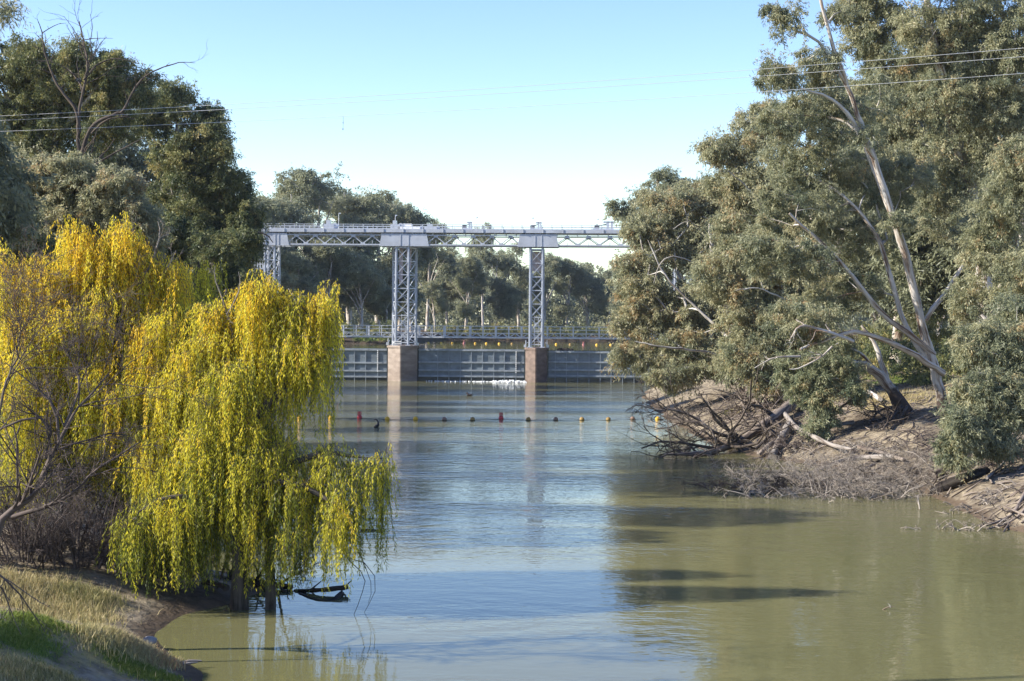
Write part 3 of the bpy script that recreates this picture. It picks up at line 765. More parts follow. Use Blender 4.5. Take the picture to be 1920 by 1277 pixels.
# foam at the foot of the middle gate
gfo = np.random.default_rng(3); G = Geo()
for px in np.concatenate([gfo.uniform(800,984,150), gfo.uniform(945,988,24)]):
    big = px > 925; u,_ = LP(px,713,-.4); v = -.3-abs(gfo.normal(0,.7 if big else .35)); r = gfo.uniform(.04,.11 if big else .07)
    p = BW(u,v,gfo.uniform(0,.03) + (gfo.uniform(0,.16) if big else 0)*math.exp(v+.3))
    a = np.linspace(0,2*math.pi,7)[:-1]
    ring0 = np.stack([p[0]+np.cos(a)*r*1.5, p[1]+np.sin(a)*r, np.full(6,p[2]-.05)],1)*1.0; ring1 = np.stack([p[0]+np.cos(a+.3)*r*.8, p[1]+np.sin(a)*r*.5, np.full(6,p[2]+r*.6)],1)
    i = np.arange(6); j = (i+1)%6
    G.add(np.vstack([ring0,ring1]), np.vstack([np.stack([i,j,6+j,6+i],1),[[6,7,8,9],[6,9,10,11]]]))
V,F = G.get(); tag(new_mesh('white_foam', V, F, M['foam'], smooth=True), kind='stuff')

# ------------------------------------------------------------------ buoys
def buoy(p, r, m, label, red=False, group='round floats on the buoy line below the weir', algae=True):
    t = thing('buoy', (p[0],p[1],p[2]), label, 'buoy', group)
    th = np.linspace(0,math.pi,11); ph = np.arange(16)*2*math.pi/16
    def ball(r, zc, th):
        V = np.array([(r*math.sin(a)*math.cos(b_), r*math.sin(a)*math.sin(b_), zc+r*math.cos(a)) for a in th for b_ in ph])
        F = [[i*16+j, (i+1)*16+j, (i+1)*16+(j+1)%16, i*16+(j+1)%16] for i in range(len(th)-1) for j in range(16)]
        return V, F
    V,F = ball(r, r*.35, np.linspace(.02,math.pi-.02,11)); new_mesh('float', V, F, M[m], t, smooth=True)
    if algae:
        V,F = ball(r*1.012, r*.35, np.linspace(math.pi*.56,math.pi*.85,4)); new_mesh('waterline_band', V, F, M['algae'], t, smooth=True)
    if red:
        g = Geo(); 
        for a in range(4): x,y = r*.7*math.cos(a*math.pi/2+.4), r*.7*math.sin(a*math.pi/2+.4); g.beam((x,y,r*1.1),(x,y,r*2.5),.03)
        for z in (1.3,1.7,2.1,2.45):
            for a in range(4): g.beam((r*.72*math.cos(a*math.pi/2+.4),r*.72*math.sin(a*math.pi/2+.4),r*z),(r*.72*math.cos(a*math.pi/2+math.pi/2+.4),r*.72*math.sin(a*math.pi/2+math.pi/2+.4),r*z),.035)
        g.build('cage_topmark', M[m], t)
    else:
        g = Geo(); g.tube([(0,0,r*1.3),(0,0,r*1.45)],[r*.18,r*.12],8); g.build('lifting_eye', M['rope'], t)
    return t
bl = [(562,785,'buoy_yellow','yellow float partly behind the hanging willow withes',0),(620,785,'buoy_yellow','yellow float just right of the willow withes',0),
      (674,784,'buoy_red','red caged marker buoy nearest the willow',1),(726,787,'buoy_yellow','clean yellow float next right of the red buoy nearest the willow',0),
      (779,787,'buoy_yellow','clean yellow float midway between the two red marker buoys',0),(833,788,'buoy_brown','grey brown weathered float midway between the red buoys',0),
      (886,788,'buoy_dirty','dark stained float just left of the middle red buoy',0),(939.5,786,'buoy_red','red caged marker buoy in the middle of the river',1),
      (990.5,788,'buoy_dirty','dirty ochre float just right of the middle red buoy',0),(1042,788,'buoy_brown','dull brown float second to the right of the middle red buoy',0),
      (1091,788,'buoy_dirty','dirty ochre float third to the right of the middle red buoy',0),(1140.5,788,'buoy_dirty','ochre float fourth to the right of the middle red buoy',0),
      (1186,787,'buoy_brown','brown float below the tip of the dead overhanging branch',0),(1233,787,'buoy_yellow','bright yellow float near the right mud bank',0),
      (1275,786,'buoy_tan','faded tan float closest to the right mud bank',0)]
pts_b = []
for px,py,m,lb,red in bl:
    p = gp(px,py,0); p[2] = 0; pts_b.append(p); buoy(p, .148 if not red else .155, m, lb, bool(red), algae=m in ('buoy_dirty','buoy_brown'))
g = Geo(); q = [pts_b[0]+np.array([-6,1,0])]+pts_b+[pts_b[-1]+np.array([3,-.5,.4])]; pp = []
for a,b in zip(q[:-1],q[1:]):
    for f in (0,.5): c = a*(1-f)+b*f; pp.append(c+np.array([0,0,.015 if f == 0 else -.004]))
V,F = tubes(np.array(pp)[None], np.full((1,len(pp)),.012), 5); tag(new_mesh('buoy_rope', V, F, M['rope']), 'thin dark rope linking the floats below the weir', 'rope')
ub = [(803,'yellow'),(827,'yellow'),(848,'yellow'),(870,'red'),(891,'yellow'),(912,'yellow'),(936,'yellow'),(960,'dirty'),(1043,'yellow'),(1069,'dirty'),(1094,'red'),(1119,'yellow'),(1145,'yellow')]
ulab = ['first yellow float right of the wide pier on the upper pool','second yellow float right of the wide pier on the upper pool','third yellow float right of the wide pier on the upper pool',
 'dull red marker on the upper pool in the middle bay','yellow float just right of the red marker on the upper pool','yellow float second right of the red marker in the middle bay','yellow float third right of the red marker in the middle bay',
 'dirty float above the depth gauge on the upper pool','yellow float right of the slim tower above the black raft','dirty float above the right end of the black raft','red and white marker on the upper pool in the right bay',
 'yellow float right of the red and white marker','yellow float beside the overhanging foliage on the upper pool']
for (px,c),lb in zip(ub,ulab):
    p = gp(px, 643.5+(px-800)*.011, UP_Z); p[2] = UP_Z
    p[2] -= .05; buoy(p, .19, 'buoy_'+c if c != 'red' else 'buoy_faded', lb, c == 'red', 'floats on the upper pool above the gates', c == 'dirty')

# ------------------------------------------------------------------ birds and sticks on the water
def bird(px, py, m, label, upright):
    p = gp(px,py,0); p[2] = 0; t = thing('bird', p, label, 'bird'); g = Geo()
    if upright:
        g.tube(catmull([(-.16,0,.0),(-.05,0,.04),(.06,0,.10),(.09,0,.26),(.03,0,.38),(-.02,0,.43),(-.12,0,.42),(-.18,0,.41)],24),
               np.interp(np.linspace(0,1,24),[0,.15,.3,.42,.6,.75,.82,.88,1],[.02,.085,.10,.055,.038,.036,.045,.02,.006]),10)
    else:
        g.tube(catmull([(.26,0,.09),(.12,0,.07),(-.05,0,.06),(-.16,0,.10),(-.19,0,.2),(-.22,0,.23),(-.30,0,.215),(-.34,0,.21)],24),
               np.interp(np.linspace(0,1,24),[0,.2,.4,.55,.65,.75,.85,.92,1],[.01,.085,.10,.06,.04,.05,.045,.02,.012]),10)
    g.build('body', M[m], t, smooth=True); return t
bird(706,801,'black_bird','black cormorant with raised neck on the water below the red buoy', True)
bird(881,742,'brown_bird','small dark duck swimming below the middle gate', False)
def stick(pts, r, label, m='dead_wood', name='stick', cat='stick', extra=()):
    pts = [np.asarray(p,float) for p in pts]; t = thing(name, pts[0], label, cat); g = Geo()
    g.tube(catmull(pts,8)-pts[0], np.linspace(r,r*.4,8), 6, .1)
    for e in extra: g.tube(catmull([np.asarray(q,float) for q in e],6)-pts[0], np.linspace(r*.8,r*.3,6), 5, .1)
    V,F = g.get(); new_mesh('wood', V, F, M[m], t, smooth=True, pattrs={'low':np.zeros(len(V)), 'bk': g.bk()}); return t
p = gp(632,764); stick([p+[0,0,-.1],p+[.03,0,.12],p+[.10,0,.32]], .03, 'pale stick poking out of the river behind the red buoy', 'gum_bark')
p = gp(1660,1143); stick([p+[-.06,0,-.01],p+[.06,0,.05],p+[.18,0,.06]], .014, 'small pale forked stick standing out of the olive water', 'gum_bark', extra=([p+[.10,0,.04],p+[.09,0,.09],p+[.05,0,.13]],))
p = gp(683,995); stick([p+[-.1,0,.02],p+[.12,0,.03],p+[.35,0,.02],p+[.47,0,.03]], .035, 'dark stick floating at the tip of the willow withes', 'wet_or_shaded_log')

# ------------------------------------------------------------------ power lines
def wire(lbl, a, mid, b, Y=(58,56,54)):
    A, Mi, B = pt(*a, Y[0]), pt(*mid, Y[1]), pt(*b, Y[2])
    xs_ = np.linspace(-32, 34, 80); co_ = np.polyfit([A[0],Mi[0],B[0]],[A[2],Mi[2],B[2]],2); cy = np.polyfit([A[0],B[0]],[A[1],B[1]],1)
    P = np.stack([xs_, np.polyval(cy,xs_), np.polyval(co_,xs_)],1)
    V,F = tubes(P[None], np.full((1,80),.0072), 6)
    return tag(new_mesh('power_line', V, F, M['wire'], smooth=True), lbl, 'power line', 'overhead wires crossing the river'), (cy, co_)
wire('topmost of the three overhead wires crossing the river', (0,217.5), (640,178.5), (1920,90))
wire('middle one of the three overhead wires crossing the river', (0,226), (640,188.5), (1920,106), (58.3,56.3,54.3))
_, (cy,co_) = wire('lowest overhead wire with a tangled line hanging from it', (0,246.5), (640,214), (1920,137.5), (57.6,55.6,53.6))
x0 = pt(640,214,55.6)[0]; z0 = np.polyval(co_,x0); y0 = np.polyval(cy,x0)
t = thing('hanging_line', (x0,y0,z0), 'tangled fishing line with a small sinker hanging from the lowest wire', 'fishing line'); g = Geo()
g.tube([(0,0,0),(.005,0,-.2),(-.004,0,-.45)],[.006]*3,4); g.build('line', M['rope'], t); g = Geo(); g.tube([(0,0,-.21),(0,0,-.26)],[.018,.012],6); g.tube([(-.004,0,-.44),(-.004,0,-.5)],[.022,.014],6); g.build('sinker', M['rope'], t)
# ------------------------------------------------------------------ trees of the right bank
def P_(px, py, Y): return pt(px, py, Y)
def foot(px, py, Y):
    p = pt(px, py, Y); p[2] = hz(p[0], p[1]) - .15; return p
def base_of(px, Y):
    d = ray(px, 700); x = d[0]*Y/d[1]; return np.array([x, Y, hz(x, Y)-.2])

# main leaning gum
Y = 68; b0 = ground_at(1772,772); Y = b0[1]
b0 = b0 - np.array([0,0,.2])
main = [([b0, P_(1760,720,Y), P_(1738,640,Y), P_(1722,580,Y-.2), P_(1698,480,Y-.5), P_(1668,390,Y-.9), P_(1640,300,Y-1.2), P_(1612,230,Y-1.5), P_(1590,165,Y-1.7), P_(1560,80,Y-2), P_(1536,-10,Y-2.2), P_(1515,-80,Y-2.4)], .24, .04),
        ([P_(1752,690,Y), P_(1715,640,Y+.3), P_(1688,585,Y+.4), P_(1655,470,Y+.6), P_(1622,410,Y+.8), P_(1570,360,Y+1), P_(1500,318,Y+1.2)], .15, .05),
        ([P_(1750,665,Y), P_(1705,628,Y-.5), P_(1650,585,Y-1), P_(1600,520,Y-1.4), P_(1555,470,Y-1.8), P_(1480,400,Y-2.2)], .155, .05),
        ([P_(1735,600,Y), P_(1752,575,Y), P_(1790,525,Y+.3), P_(1822,470,Y+.6), P_(1850,440,Y+1)], .12, .06),
        ([P_(1768,700,Y-.3), P_(1720,668,Y-1.2), P_(1665,640,Y-2), P_(1600,622,Y-2.8), P_(1540,640,Y-3.4), P_(1500,655,Y-4)], .15, .05),
        ([P_(1672,400,Y-.9), P_(1650,350,Y-.6), P_(1610,250,Y-.2), P_(1575,225,Y), P_(1530,215,Y+.3)], .13, .04),
        ([P_(1640,300,Y-1.2), P_(1600,230,Y-1.8), P_(1560,185,Y-2.1), P_(1500,165,Y-2.5)], .12, .04),
        ([P_(1590,165,Y-1.7), P_(1540,85,Y-2), P_(1490,55,Y-2.3), P_(1440,30,Y-2.6)], .08, .03)]
me_ = [ell(1475,40,Y-2.4,34,32,6), ell(1442,22,Y-2.6,18,20,4), ell(1565,20,Y-.6,40,34,7), ell(1590,-50,Y-.2,60,40,8), ell(1520,130,Y-.4,60,45,18), ell(1465,140,Y-2.0,45,32,13),
       ell(1545,215,Y+.6,90,48,36), ell(1460,225,Y-1,40,35,12), ell(1525,300,Y+1.6,100,58,48), ell(1620,330,Y+2.6,70,60,28), ell(1490,390,Y+.4,100,60,46), ell(1600,430,Y+2.6,80,60,34),
       ell(1470,480,Y-2,90,50,38), ell(1570,540,Y+.6,85,40,28), ell(1505,600,Y-3.4,70,40,30), ell(1700,330,Y+2.5,50,60,18), ell(1830,430,Y+1.6,50,45,16), ell(1640,200,Y+2.5,40,60,14), ell(1690,420,Y-1.6,34,22,4), ell(1612,250,Y-2.2,26,20,3), ell(1560,110,Y-2.6,26,22,4)]
gum('big leaning red gum with streaked white trunk forking above the right bank', main, me_, 11, L=.21, Wd=.055, rc=.56, tw=11, lv=15, hl=2.0, bal=.2, rtip=.010)

# trees behind and beside it
b = base_of(1858, 84)
gum('tall gum rising out of frame behind the leaning white trunk', [([b, P_(1850,600,84), P_(1835,420,84), P_(1790,250,83), P_(1760,120,82), P_(1735,-20,82), P_(1730,-120,82)], .5, .06),
     ([P_(1835,420,84),P_(1800,330,84),P_(1720,230,85),P_(1690,150,85),P_(1660,60,85)], .22,.05), ([P_(1830,400,84),P_(1880,280,83),P_(1900,150,82),P_(1915,20,82)], .24,.05)],
    [ell(1650,35,84,55,45,34),ell(1612,75,84.5,36,36,18),ell(1600,10,84,30,30,12),ell(1640,120,85,50,50,26),ell(1620,200,85,50,50,26),ell(1620,-20,84,50,30,14),ell(1735,60,82,70,60,60),ell(1710,160,84,60,55,44),ell(1820,60,82,80,80,80),ell(1900,80,81,60,90,70),ell(1800,180,82,90,60,76),ell(1880,230,82,80,70,76),
     ell(1690,250,85,55,60,44),ell(1770,300,83,90,60,66),ell(1740,-60,82,120,60,60),ell(1870,-50,82,100,60,50),ell(1780,400,84,80,60,46)], 12, L=.22, Wd=.065, rc=.66, tw=10, lv=14, tint=(.48,.2))
b = base_of(1905, 66)
gum('gum at the right picture edge with a thick shadowed limb', [([b, P_(1850,700,66), P_(1862,620,66), P_(1885,560,65.5), P_(1925,500,65), P_(1960,400,64)], .32, .08), ([P_(1885,560,65.5),P_(1905,450,66),P_(1900,340,66.5)], .2,.05)],
    [ell(1885,370,65,60,70,56),ell(1850,470,66,50,55,34),ell(1910,520,64,45,55,30),ell(1930,300,64,60,60,36),ell(1830,560,67,50,45,26),ell(1900,620,63.5,45,50,30)], 13, L=.20, Wd=.055, rc=.58, tw=10, lv=14, tint=(.5,.2))
b = base_of(1975, 54)
gum('low spreading gum whose foliage hangs over the bank at the right edge', [([b, P_(1935,760,54), P_(1880,720,53.5), P_(1830,700,53)], .26, .06), ([P_(1935,760,54),P_(1890,650,54.5),P_(1840,590,55)], .18,.05), ([P_(1930,765,54),P_(1870,790,52.5),P_(1815,800,52)], .12,.04)],
    [ell(1850,650,54,62,52,50),ell(1900,600,55,45,50,30),ell(1840,740,53,58,45,46),ell(1895,750,53,50,55,44),ell(1812,800,52,42,38,36),ell(1790,845,51.6,24,30,14),ell(1870,820,52.4,50,34,28),ell(1905,680,54,45,50,30)], 14, L=.19, Wd=.05, rc=.46, tw=10, lv=15, leaf='gum_leaf', bark='gum_bark_grey', tint=(.42,.2), rtip=.009)
# leaning cut trunk with a low skirt of leaves
c0 = ground_at(1700,772); Yc = c0[1]; c0 = c0-np.array([0,0,.25])
gum('short dark leaning trunk with a broken sunlit top on the bank', [([c0, P_(1678,740,Yc), P_(1655,710,Yc), P_(1630,690,Yc-.2), P_(1606,680,Yc-.3)], .30, .16), ([P_(1665,722,Yc),P_(1650,670,Yc+.2),P_(1638,640,Yc+.3),P_(1615,610,Yc+.4)], .14,.06), ([P_(1640,697,Yc),P_(1622,670,Yc-.2),P_(1600,655,Yc-.4)], .10,.05)],
    [ell(1560,680,Yc-1.5,50,45,30),ell(1520,720,Yc-2,45,45,30),ell(1545,770,Yc-2.6,34,34,18),ell(1560,640,Yc,45,30,20),ell(1600,735,Yc-2.4,30,34,12),ell(1490,690,Yc-1.6,40,40,20),ell(1530,810,Yc-3,18,20,7)], 15, L=.20, Wd=.055, rc=.45, tw=10, lv=14, leaf='gum_leaf_green', bark='gum_bark', hl=2.6, tint=(.55,.2))
# mid right trees down river to the weir
b = base_of(1540, 88)
gum('broad olive gum left of the leaning tree with crown stepping down to the water', [([b, P_(1525,640,88), P_(1500,520,88), P_(1470,400,88), P_(1440,300,87), P_(1425,210,87)], .42, .05), ([P_(1500,520,88),P_(1440,460,87),P_(1380,360,86),P_(1330,290,86)], .2,.04), ([P_(1520,620,88),P_(1450,600,86),P_(1380,610,85)], .18,.04), ([P_(1480,480,88),P_(1440,400,85),P_(1400,350,83.5),P_(1365,320,83)], .08,.02), ([P_(1510,570,88),P_(1470,560,84),P_(1420,540,83),P_(1380,545,82.5)], .07,.02)],
    [ell(1345,278,86,34,26,14),ell(1385,285,86,45,40,26),ell(1425,235,87,45,45,30),ell(1480,230,87,40,45,22),ell(1400,350,86.5,80,50,60),ell(1480,340,88,60,60,36),ell(1420,440,86,95,60,84),ell(1370,520,85,80,60,66),ell(1480,540,87,80,60,60),
     ell(1420,610,84.5,80,50,60),ell(1480,670,84,60,45,40),ell(1400,670,83.5,60,40,36),ell(1450,715,83,60,28,30),ell(1540,640,84,50,45,30),ell(1500,600,83,60,40,26)], 16, L=.24, Wd=.07, rc=.68, tw=10, lv=14, tint=(.58,.2), bark='gum_bark_grey')
b = base_of(1405, 104); b0 = ground_at(1408,745)
gum('golden tipped gum overhanging the river beside the weir with its roots bared', [([b0-np.array([0,0,.3]), P_(1395,690,b0[1]), P_(1370,600,b0[1]), P_(1340,500,b0[1]), P_(1330,420,b0[1])], .55, .06), ([P_(1385,650,b0[1]),P_(1320,590,b0[1]+1),P_(1250,520,b0[1]+1),P_(1215,450,b0[1]+1)], .11,.025), ([P_(1390,680,b0[1]),P_(1320,660,b0[1]-2),P_(1240,650,b0[1]-3),P_(1190,640,b0[1]-3)], .10,.025), ([P_(1360,560,b0[1]),P_(1310,500,b0[1]-3),P_(1268,482,b0[1]-4),P_(1240,492,b0[1]-4.3),P_(1226,530,b0[1]-4.3)], .06,.02), ([P_(1345,480,b0[1]),P_(1320,440,b0[1]-3),P_(1290,415,b0[1]-4),P_(1262,430,b0[1]-4)], .05,.015)],
    [ell(1310,370,102,70,40,44),ell(1250,390,101,55,45,36),ell(1210,440,100,45,45,30),ell(1290,470,101,90,55,76),ell(1200,520,99,48,50,44),ell(1270,570,99,85,50,74),ell(1190,600,98,42,40,30),ell(1200,665,97,50,30,30),ell(1280,650,97,70,38,48),ell(1340,600,100,70,60,50),ell(1350,690,96,70,26,34),ell(1255,705,95.5,50,22,26),ell(1330,430,102,60,50,34)], 17, L=.27, Wd=.08, rc=.74, tw=10, lv=14, tint=(.66,.2), hl=2.5, bark='gum_bark_grey')
b = base_of(1290, 148)
gum('thin crowned gum poking above the right end of the gantry', [([b, P_(1275,520,148), P_(1250,420,147), P_(1235,350,147), P_(1232,325,147)], .4, .05), ([P_(1270,500,148),P_(1220,440,147),P_(1180,410,146)], .16,.04)],
    [ell(1243,345,147,32,28,26),ell(1212,375,147,30,26,18),ell(1165,395,146,22,20,9),ell(1145,385,146,12,10,3),ell(1192,420,146,30,24,14),ell(1260,430,147,50,50,40),ell(1290,360,147,32,30,18),ell(1215,480,146,40,50,34)], 18, L=.34, Wd=.10, rc=.78, tw=9, lv=12, tint=(.4,.18))

# ------------------------------------------------------------------ trees of the left bank
b = base_of(150, 100)
gum('tall dark gum in the top left with a bulky rounded crown', [([b, P_(120,400,100), P_(100,280,100), P_(110,180,100), P_(120,110,100)], .6, .07), ([P_(105,300,100),P_(40,220,101),P_(0,160,101)], .28,.05), ([P_(105,260,100),P_(170,180,99),P_(200,130,99)], .25,.05)],
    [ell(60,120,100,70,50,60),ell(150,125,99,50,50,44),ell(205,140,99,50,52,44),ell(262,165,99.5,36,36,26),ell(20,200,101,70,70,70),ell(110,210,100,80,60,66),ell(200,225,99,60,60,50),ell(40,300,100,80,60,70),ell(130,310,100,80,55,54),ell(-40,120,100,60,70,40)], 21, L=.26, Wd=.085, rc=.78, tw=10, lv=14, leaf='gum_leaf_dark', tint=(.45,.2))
b = base_of(390, 112)
gum('dark gum stepping down toward the weir at the left of the sky', [([b, P_(370,460,112), P_(350,360,112), P_(335,270,111), P_(330,190,111)], .5, .06), ([P_(355,380,112),P_(400,300,111),P_(405,230,111)], .24,.05), ([P_(365,430,112),P_(420,400,111),P_(455,370,110)], .2,.04)],
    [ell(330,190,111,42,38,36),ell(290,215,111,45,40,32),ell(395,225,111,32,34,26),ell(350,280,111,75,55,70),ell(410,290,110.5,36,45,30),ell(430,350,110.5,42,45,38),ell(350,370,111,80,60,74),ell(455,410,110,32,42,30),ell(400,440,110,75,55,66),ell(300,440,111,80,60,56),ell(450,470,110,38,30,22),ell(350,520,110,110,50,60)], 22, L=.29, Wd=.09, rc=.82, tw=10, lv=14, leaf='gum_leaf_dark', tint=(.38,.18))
b = base_of(110, 82)
gum('lighter olive gum in front of the tall dark one above the willows', [([b, P_(130,420,82), P_(120,350,82), P_(100,300,82)], .4, .06), ([P_(130,420,82),P_(200,370,81),P_(240,350,81)], .2,.05), ([P_(128,430,82),P_(50,370,82)], .2,.05)],
    [ell(50,330,82,70,38,52),ell(130,325,81.5,65,40,52),ell(215,360,81,60,45,50),ell(40,400,82,80,45,56),ell(140,400,81.5,80,45,60),ell(245,410,81,55,45,44),ell(90,460,81,120,35,56),ell(260,460,81,50,32,26)], 23, L=.24, Wd=.075, rc=.66, tw=10, lv=14, leaf='gum_leaf', tint=(.60,.2), bark='gum_bark_grey')
b = base_of(-40, 72)
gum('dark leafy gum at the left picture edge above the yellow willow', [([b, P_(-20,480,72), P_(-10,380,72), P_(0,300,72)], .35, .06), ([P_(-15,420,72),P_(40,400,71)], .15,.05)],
    [ell(10,420,72,60,40,34),ell(-30,350,72,60,60,34),ell(60,470,71,60,34,30)], 24, L=.22, Wd=.075, rc=.6, tw=10, lv=14, leaf='gum_leaf_dark', tint=(.5,.2))
b = base_of(300, 92)
gum('shadowed gum with a long dark bough reaching to the gantry end', [([b, P_(310,560,92), P_(300,500,92), P_(310,440,92)], .35, .07), ([P_(305,530,92),P_(360,480,91.5),P_(420,452,91),P_(470,437,91),P_(500,440,91),P_(512,455,91)], .13,.02)],
    [ell(310,440,92,70,45,50),ell(400,480,91,60,45,40),ell(250,490,92,70,45,44),ell(455,455,91,40,22,14),ell(340,540,91,90,40,44),ell(440,530,90.5,60,40,34)], 25, L=.25, Wd=.08, rc=.68, tw=9, lv=13, leaf='gum_leaf_dark', tint=(.32,.16), bark='dark_bark')
# bare dead gum showing dark limbs against the sky
Yd = 91; b = base_of(150, Yd)
bare('dead_tree', 'dead gum with bare dark limbs clawing above the left crowns', 'dead tree',
     [([b, P_(150,420,Yd), P_(149,310,Yd), P_(147,227,Yd), P_(157,164,Yd), P_(164,117,Yd), P_(155,70,Yd), P_(149,40,Yd)], .15, .018),
      ([P_(149,300,Yd), P_(172,239,Yd), P_(215,214,Yd), P_(231,207,Yd), P_(254,164,Yd), P_(282,137,Yd), P_(333,118,Yd), P_(366,118,Yd)], .13, .012),
      ([P_(149,250,Yd), P_(141,204,Yd), P_(106,157,Yd), P_(84,98,Yd), P_(78,59,Yd), P_(70,36,Yd)], .12, .012),
      ([P_(79,62,Yd), P_(106,46,Yd), P_(125,43,Yd)], .03, .008),
      ([P_(157,150,Yd), P_(185,120,Yd), P_(220,110,Yd), P_(262,120,Yd)], .07, .015),
      ([P_(157,75,Yd), P_(180,72,Yd), P_(212,72,Yd)], .03, .008),
      ([P_(172,250,Yd-.5), P_(200,225,Yd-1), P_(240,218,Yd-1)], .07, .03),
      ([P_(160,320,Yd), P_(210,290,Yd), P_(270,258,Yd)], .08, .02)], 31, 'dark_bark', levels=3, kids=(2,3), shrink=(.15,.45), ang=.8, curve=.22, minr=.008)
# gum beyond the left frame edge whose twigs show in the corner; its shade falls over the near grass
gum('near gum beyond the frame with leafy twigs hanging into the top left corner', [([np.array([-15.5,21,hz(-15.5,21)-.2]), np.array([-14.8,21,5]), np.array([-13,21.6,8.5]), np.array([-10,22.5,10.8])], .3, .05), ([np.array([-14.8,21,5]),np.array([-15.5,20,8]),np.array([-16,19.5,10.5])], .2,.05), (  [np.array([-10,22.5,10.8]),np.array([-8.6,23,10.9]),P_(22,22,23.5)], .05,.012)],
    [ (np.array([-14.8,20.3,6.0]),np.array([3.2,1.9,2.7]),330), (np.array([-12.5,21.5,9]),np.array([1.6,1.2,1.2]),16), (pt(8,20,23.4),np.array([.2,.3,.18]),5), (np.array([-14,17.5,6.6]),np.array([2.2,1.6,1.4]),44)], 26, L=.12, Wd=.022, rc=.42, tw=9, lv=13, tint=(.45,.2), rtip=.008)

# ------------------------------------------------------------------ trees behind the weir
def far_variant(seed, Hh, spread, lean, cl0, n, L, leaf, tint, sparse=1.0):
    g = np.random.default_rng(seed); top = np.array([lean,0,Hh])
    tr = [([np.zeros(3), np.array([lean*.2,.2,Hh*.35]), np.array([lean*.6,-.3,Hh*.65]), top*.97], .42, .06)]
    for k in range(4):
        a = g.uniform(0,6.28); z0 = Hh*g.uniform(.22,.5); r = spread*g.uniform(.5,.9)
        tr.append(([np.array([lean*z0/Hh,0,z0]), np.array([math.cos(a)*r*.4,math.sin(a)*r*.4,z0+Hh*.16]), np.array([math.cos(a)*r,math.sin(a)*r,z0+Hh*.33])], .2, .05))
    el = []
    for k in range(9):
        f = g.uniform(cl0,.93); a = g.uniform(0,6.28); w = spread*math.sqrt(max(.1,1-((f-.58)/.5)**2))
        el.append((np.array([math.cos(a)*w*.62+lean*f,math.sin(a)*w*.62,Hh*f]), np.array([spread*.45,spread*.45,Hh*.11]), int(n*2.3)))
    el.append((np.array([lean*.9,0,Hh*.90]), np.array([spread*.45,spread*.45,Hh*.08]), n))
    return gum('x', tr, el, seed, L=L, Wd=L*.36, rc=1.4*sparse, tw=9, lv=10, leaf=leaf, tint=tint, hl=0, rtip=.02, bal=.3)
Vr = [far_variant(101,24,6.0,1.0,.30,17,.5,'far_leaf',(.40,.18)), far_variant(102,24,5.0,-1.5,.22,16,.5,'far_leaf',(.50,.18)),
      far_variant(103,24,7.0,.5,.25,18,.5,'far_leaf',(.33,.16)), far_variant(104,24,5.5,2.0,.35,10,.45,'far_leaf',(.55,.2),.9), far_variant(105,24,6.5,-1,.14,19,.5,'far_leaf',(.45,.2))]
used = [False]*5
def far_tree(px, pytop, Y, v, sx, label, rot, group='gums standing behind the weir'):
    src = Vr[v]; b = base_of(px, Y); Hh = pt(px, pytop, Y)[2]-b[2]
    if not used[v]: r = src; used[v] = True; kids = list(src.children)
    else:
        r = src.copy(); COL.objects.link(r)
        for ch in list(src.children):
            c = ch.copy(); COL.objects.link(c); c.parent = r
    s = Hh/24.6; r.location = tuple(b); r.scale = (s*sx*1.25, s*sx*1.25, s); r.rotation_euler = (0,0,rot)
    r['label'] = label; r['category'] = 'tree'; r['group'] = group; r.name = 'gum_tree'
    return r
fl = [(592,308,236,2,.9,'tallest rounded gum above the gantry left of the wide tower'),(548,350,230,4,1.05,'gum just left of the tallest rounded one above the gantry'),
      (655,345,246,0,1.0,'gum directly right of the tallest rounded one above the gantry'),(706,345,252,4,.95,'gum behind the gantry just left of the wide tower top'),
      (748,366,262,3,.6,'thin pale gum peeking out above the gantry at the wide tower'),(500,356,224,1,1.1,'gum behind the end tower at the left end of the gantry'),
      (462,392,212,4,1.1,'gum left of the end tower half hidden by the dark foliage'),(610,440,222,1,1.0,'pale limbed gum under the first gantry span'),
      (676,470,226,3,1.1,'white trunked gum in the middle of the first bay'),(800,408,276,0,.75,'gum rising behind the gantry right of the wide tower'),
      (838,432,292,4,.75,'dark gum with crown touching the gantry in the middle span'),(905,412,330,3,.5,'sparse treetop poking above the gantry in the middle span'),
      (872,474,284,1,.95,'yellowish gum under the left half of the middle span'),(930,462,290,2,.75,'dark gum under the right half of the middle span'),
      (972,447,304,4,.8,'gum just left of the slim tower below the gantry'),(1022,470,296,0,.75,'gum directly behind the slim tower'),
      (1062,480,300,1,.9,'gum just right of the slim tower under the open sky'),(1100,488,306,3,1.0,'loose crowned gum below the right gantry span'),
      (1142,500,300,4,.9,'gum at the right end of the far treeline by the overhanging leaves'),(1185,470,290,2,.8,'gum behind the overhanging leaves at the right end of the weir'),
      (770,450,258,2,.8,'dark gum seen through the bracing of the wide tower'),(815,520,272,3,.9,'low pale gum right of the foot of the wide tower'),
      (560,470,216,0,.95,'gum between the end tower and the willow tops'),(725,500,232,4,.9,'dark low gum left of the wide tower legs')]
for k,(px,py,Y,v,sx,lb) in enumerate(fl): far_tree(px,py,Y,v,sx,lb,k*1.37)
rl = [(1430,330,128,0,1.0,'gum filling in behind the golden tipped overhanging one'),(1560,230,120,4,1.0,'gum behind the gap between the broad olive gum and the leaning trunk'),
      (1680,120,112,2,1.0,'dark gum behind the forks of the leaning white trunk'),(1800,60,108,1,1.1,'gum deep behind the tall one at the upper right'),(1900,150,100,4,1.0,'gum deep behind the foliage at the right picture edge'),
      (1640,480,140,1,1.2,'low gum far behind the foot of the leaning trunk'),(1760,430,135,0,1.2,'low gum far back between the right hand trunks')]
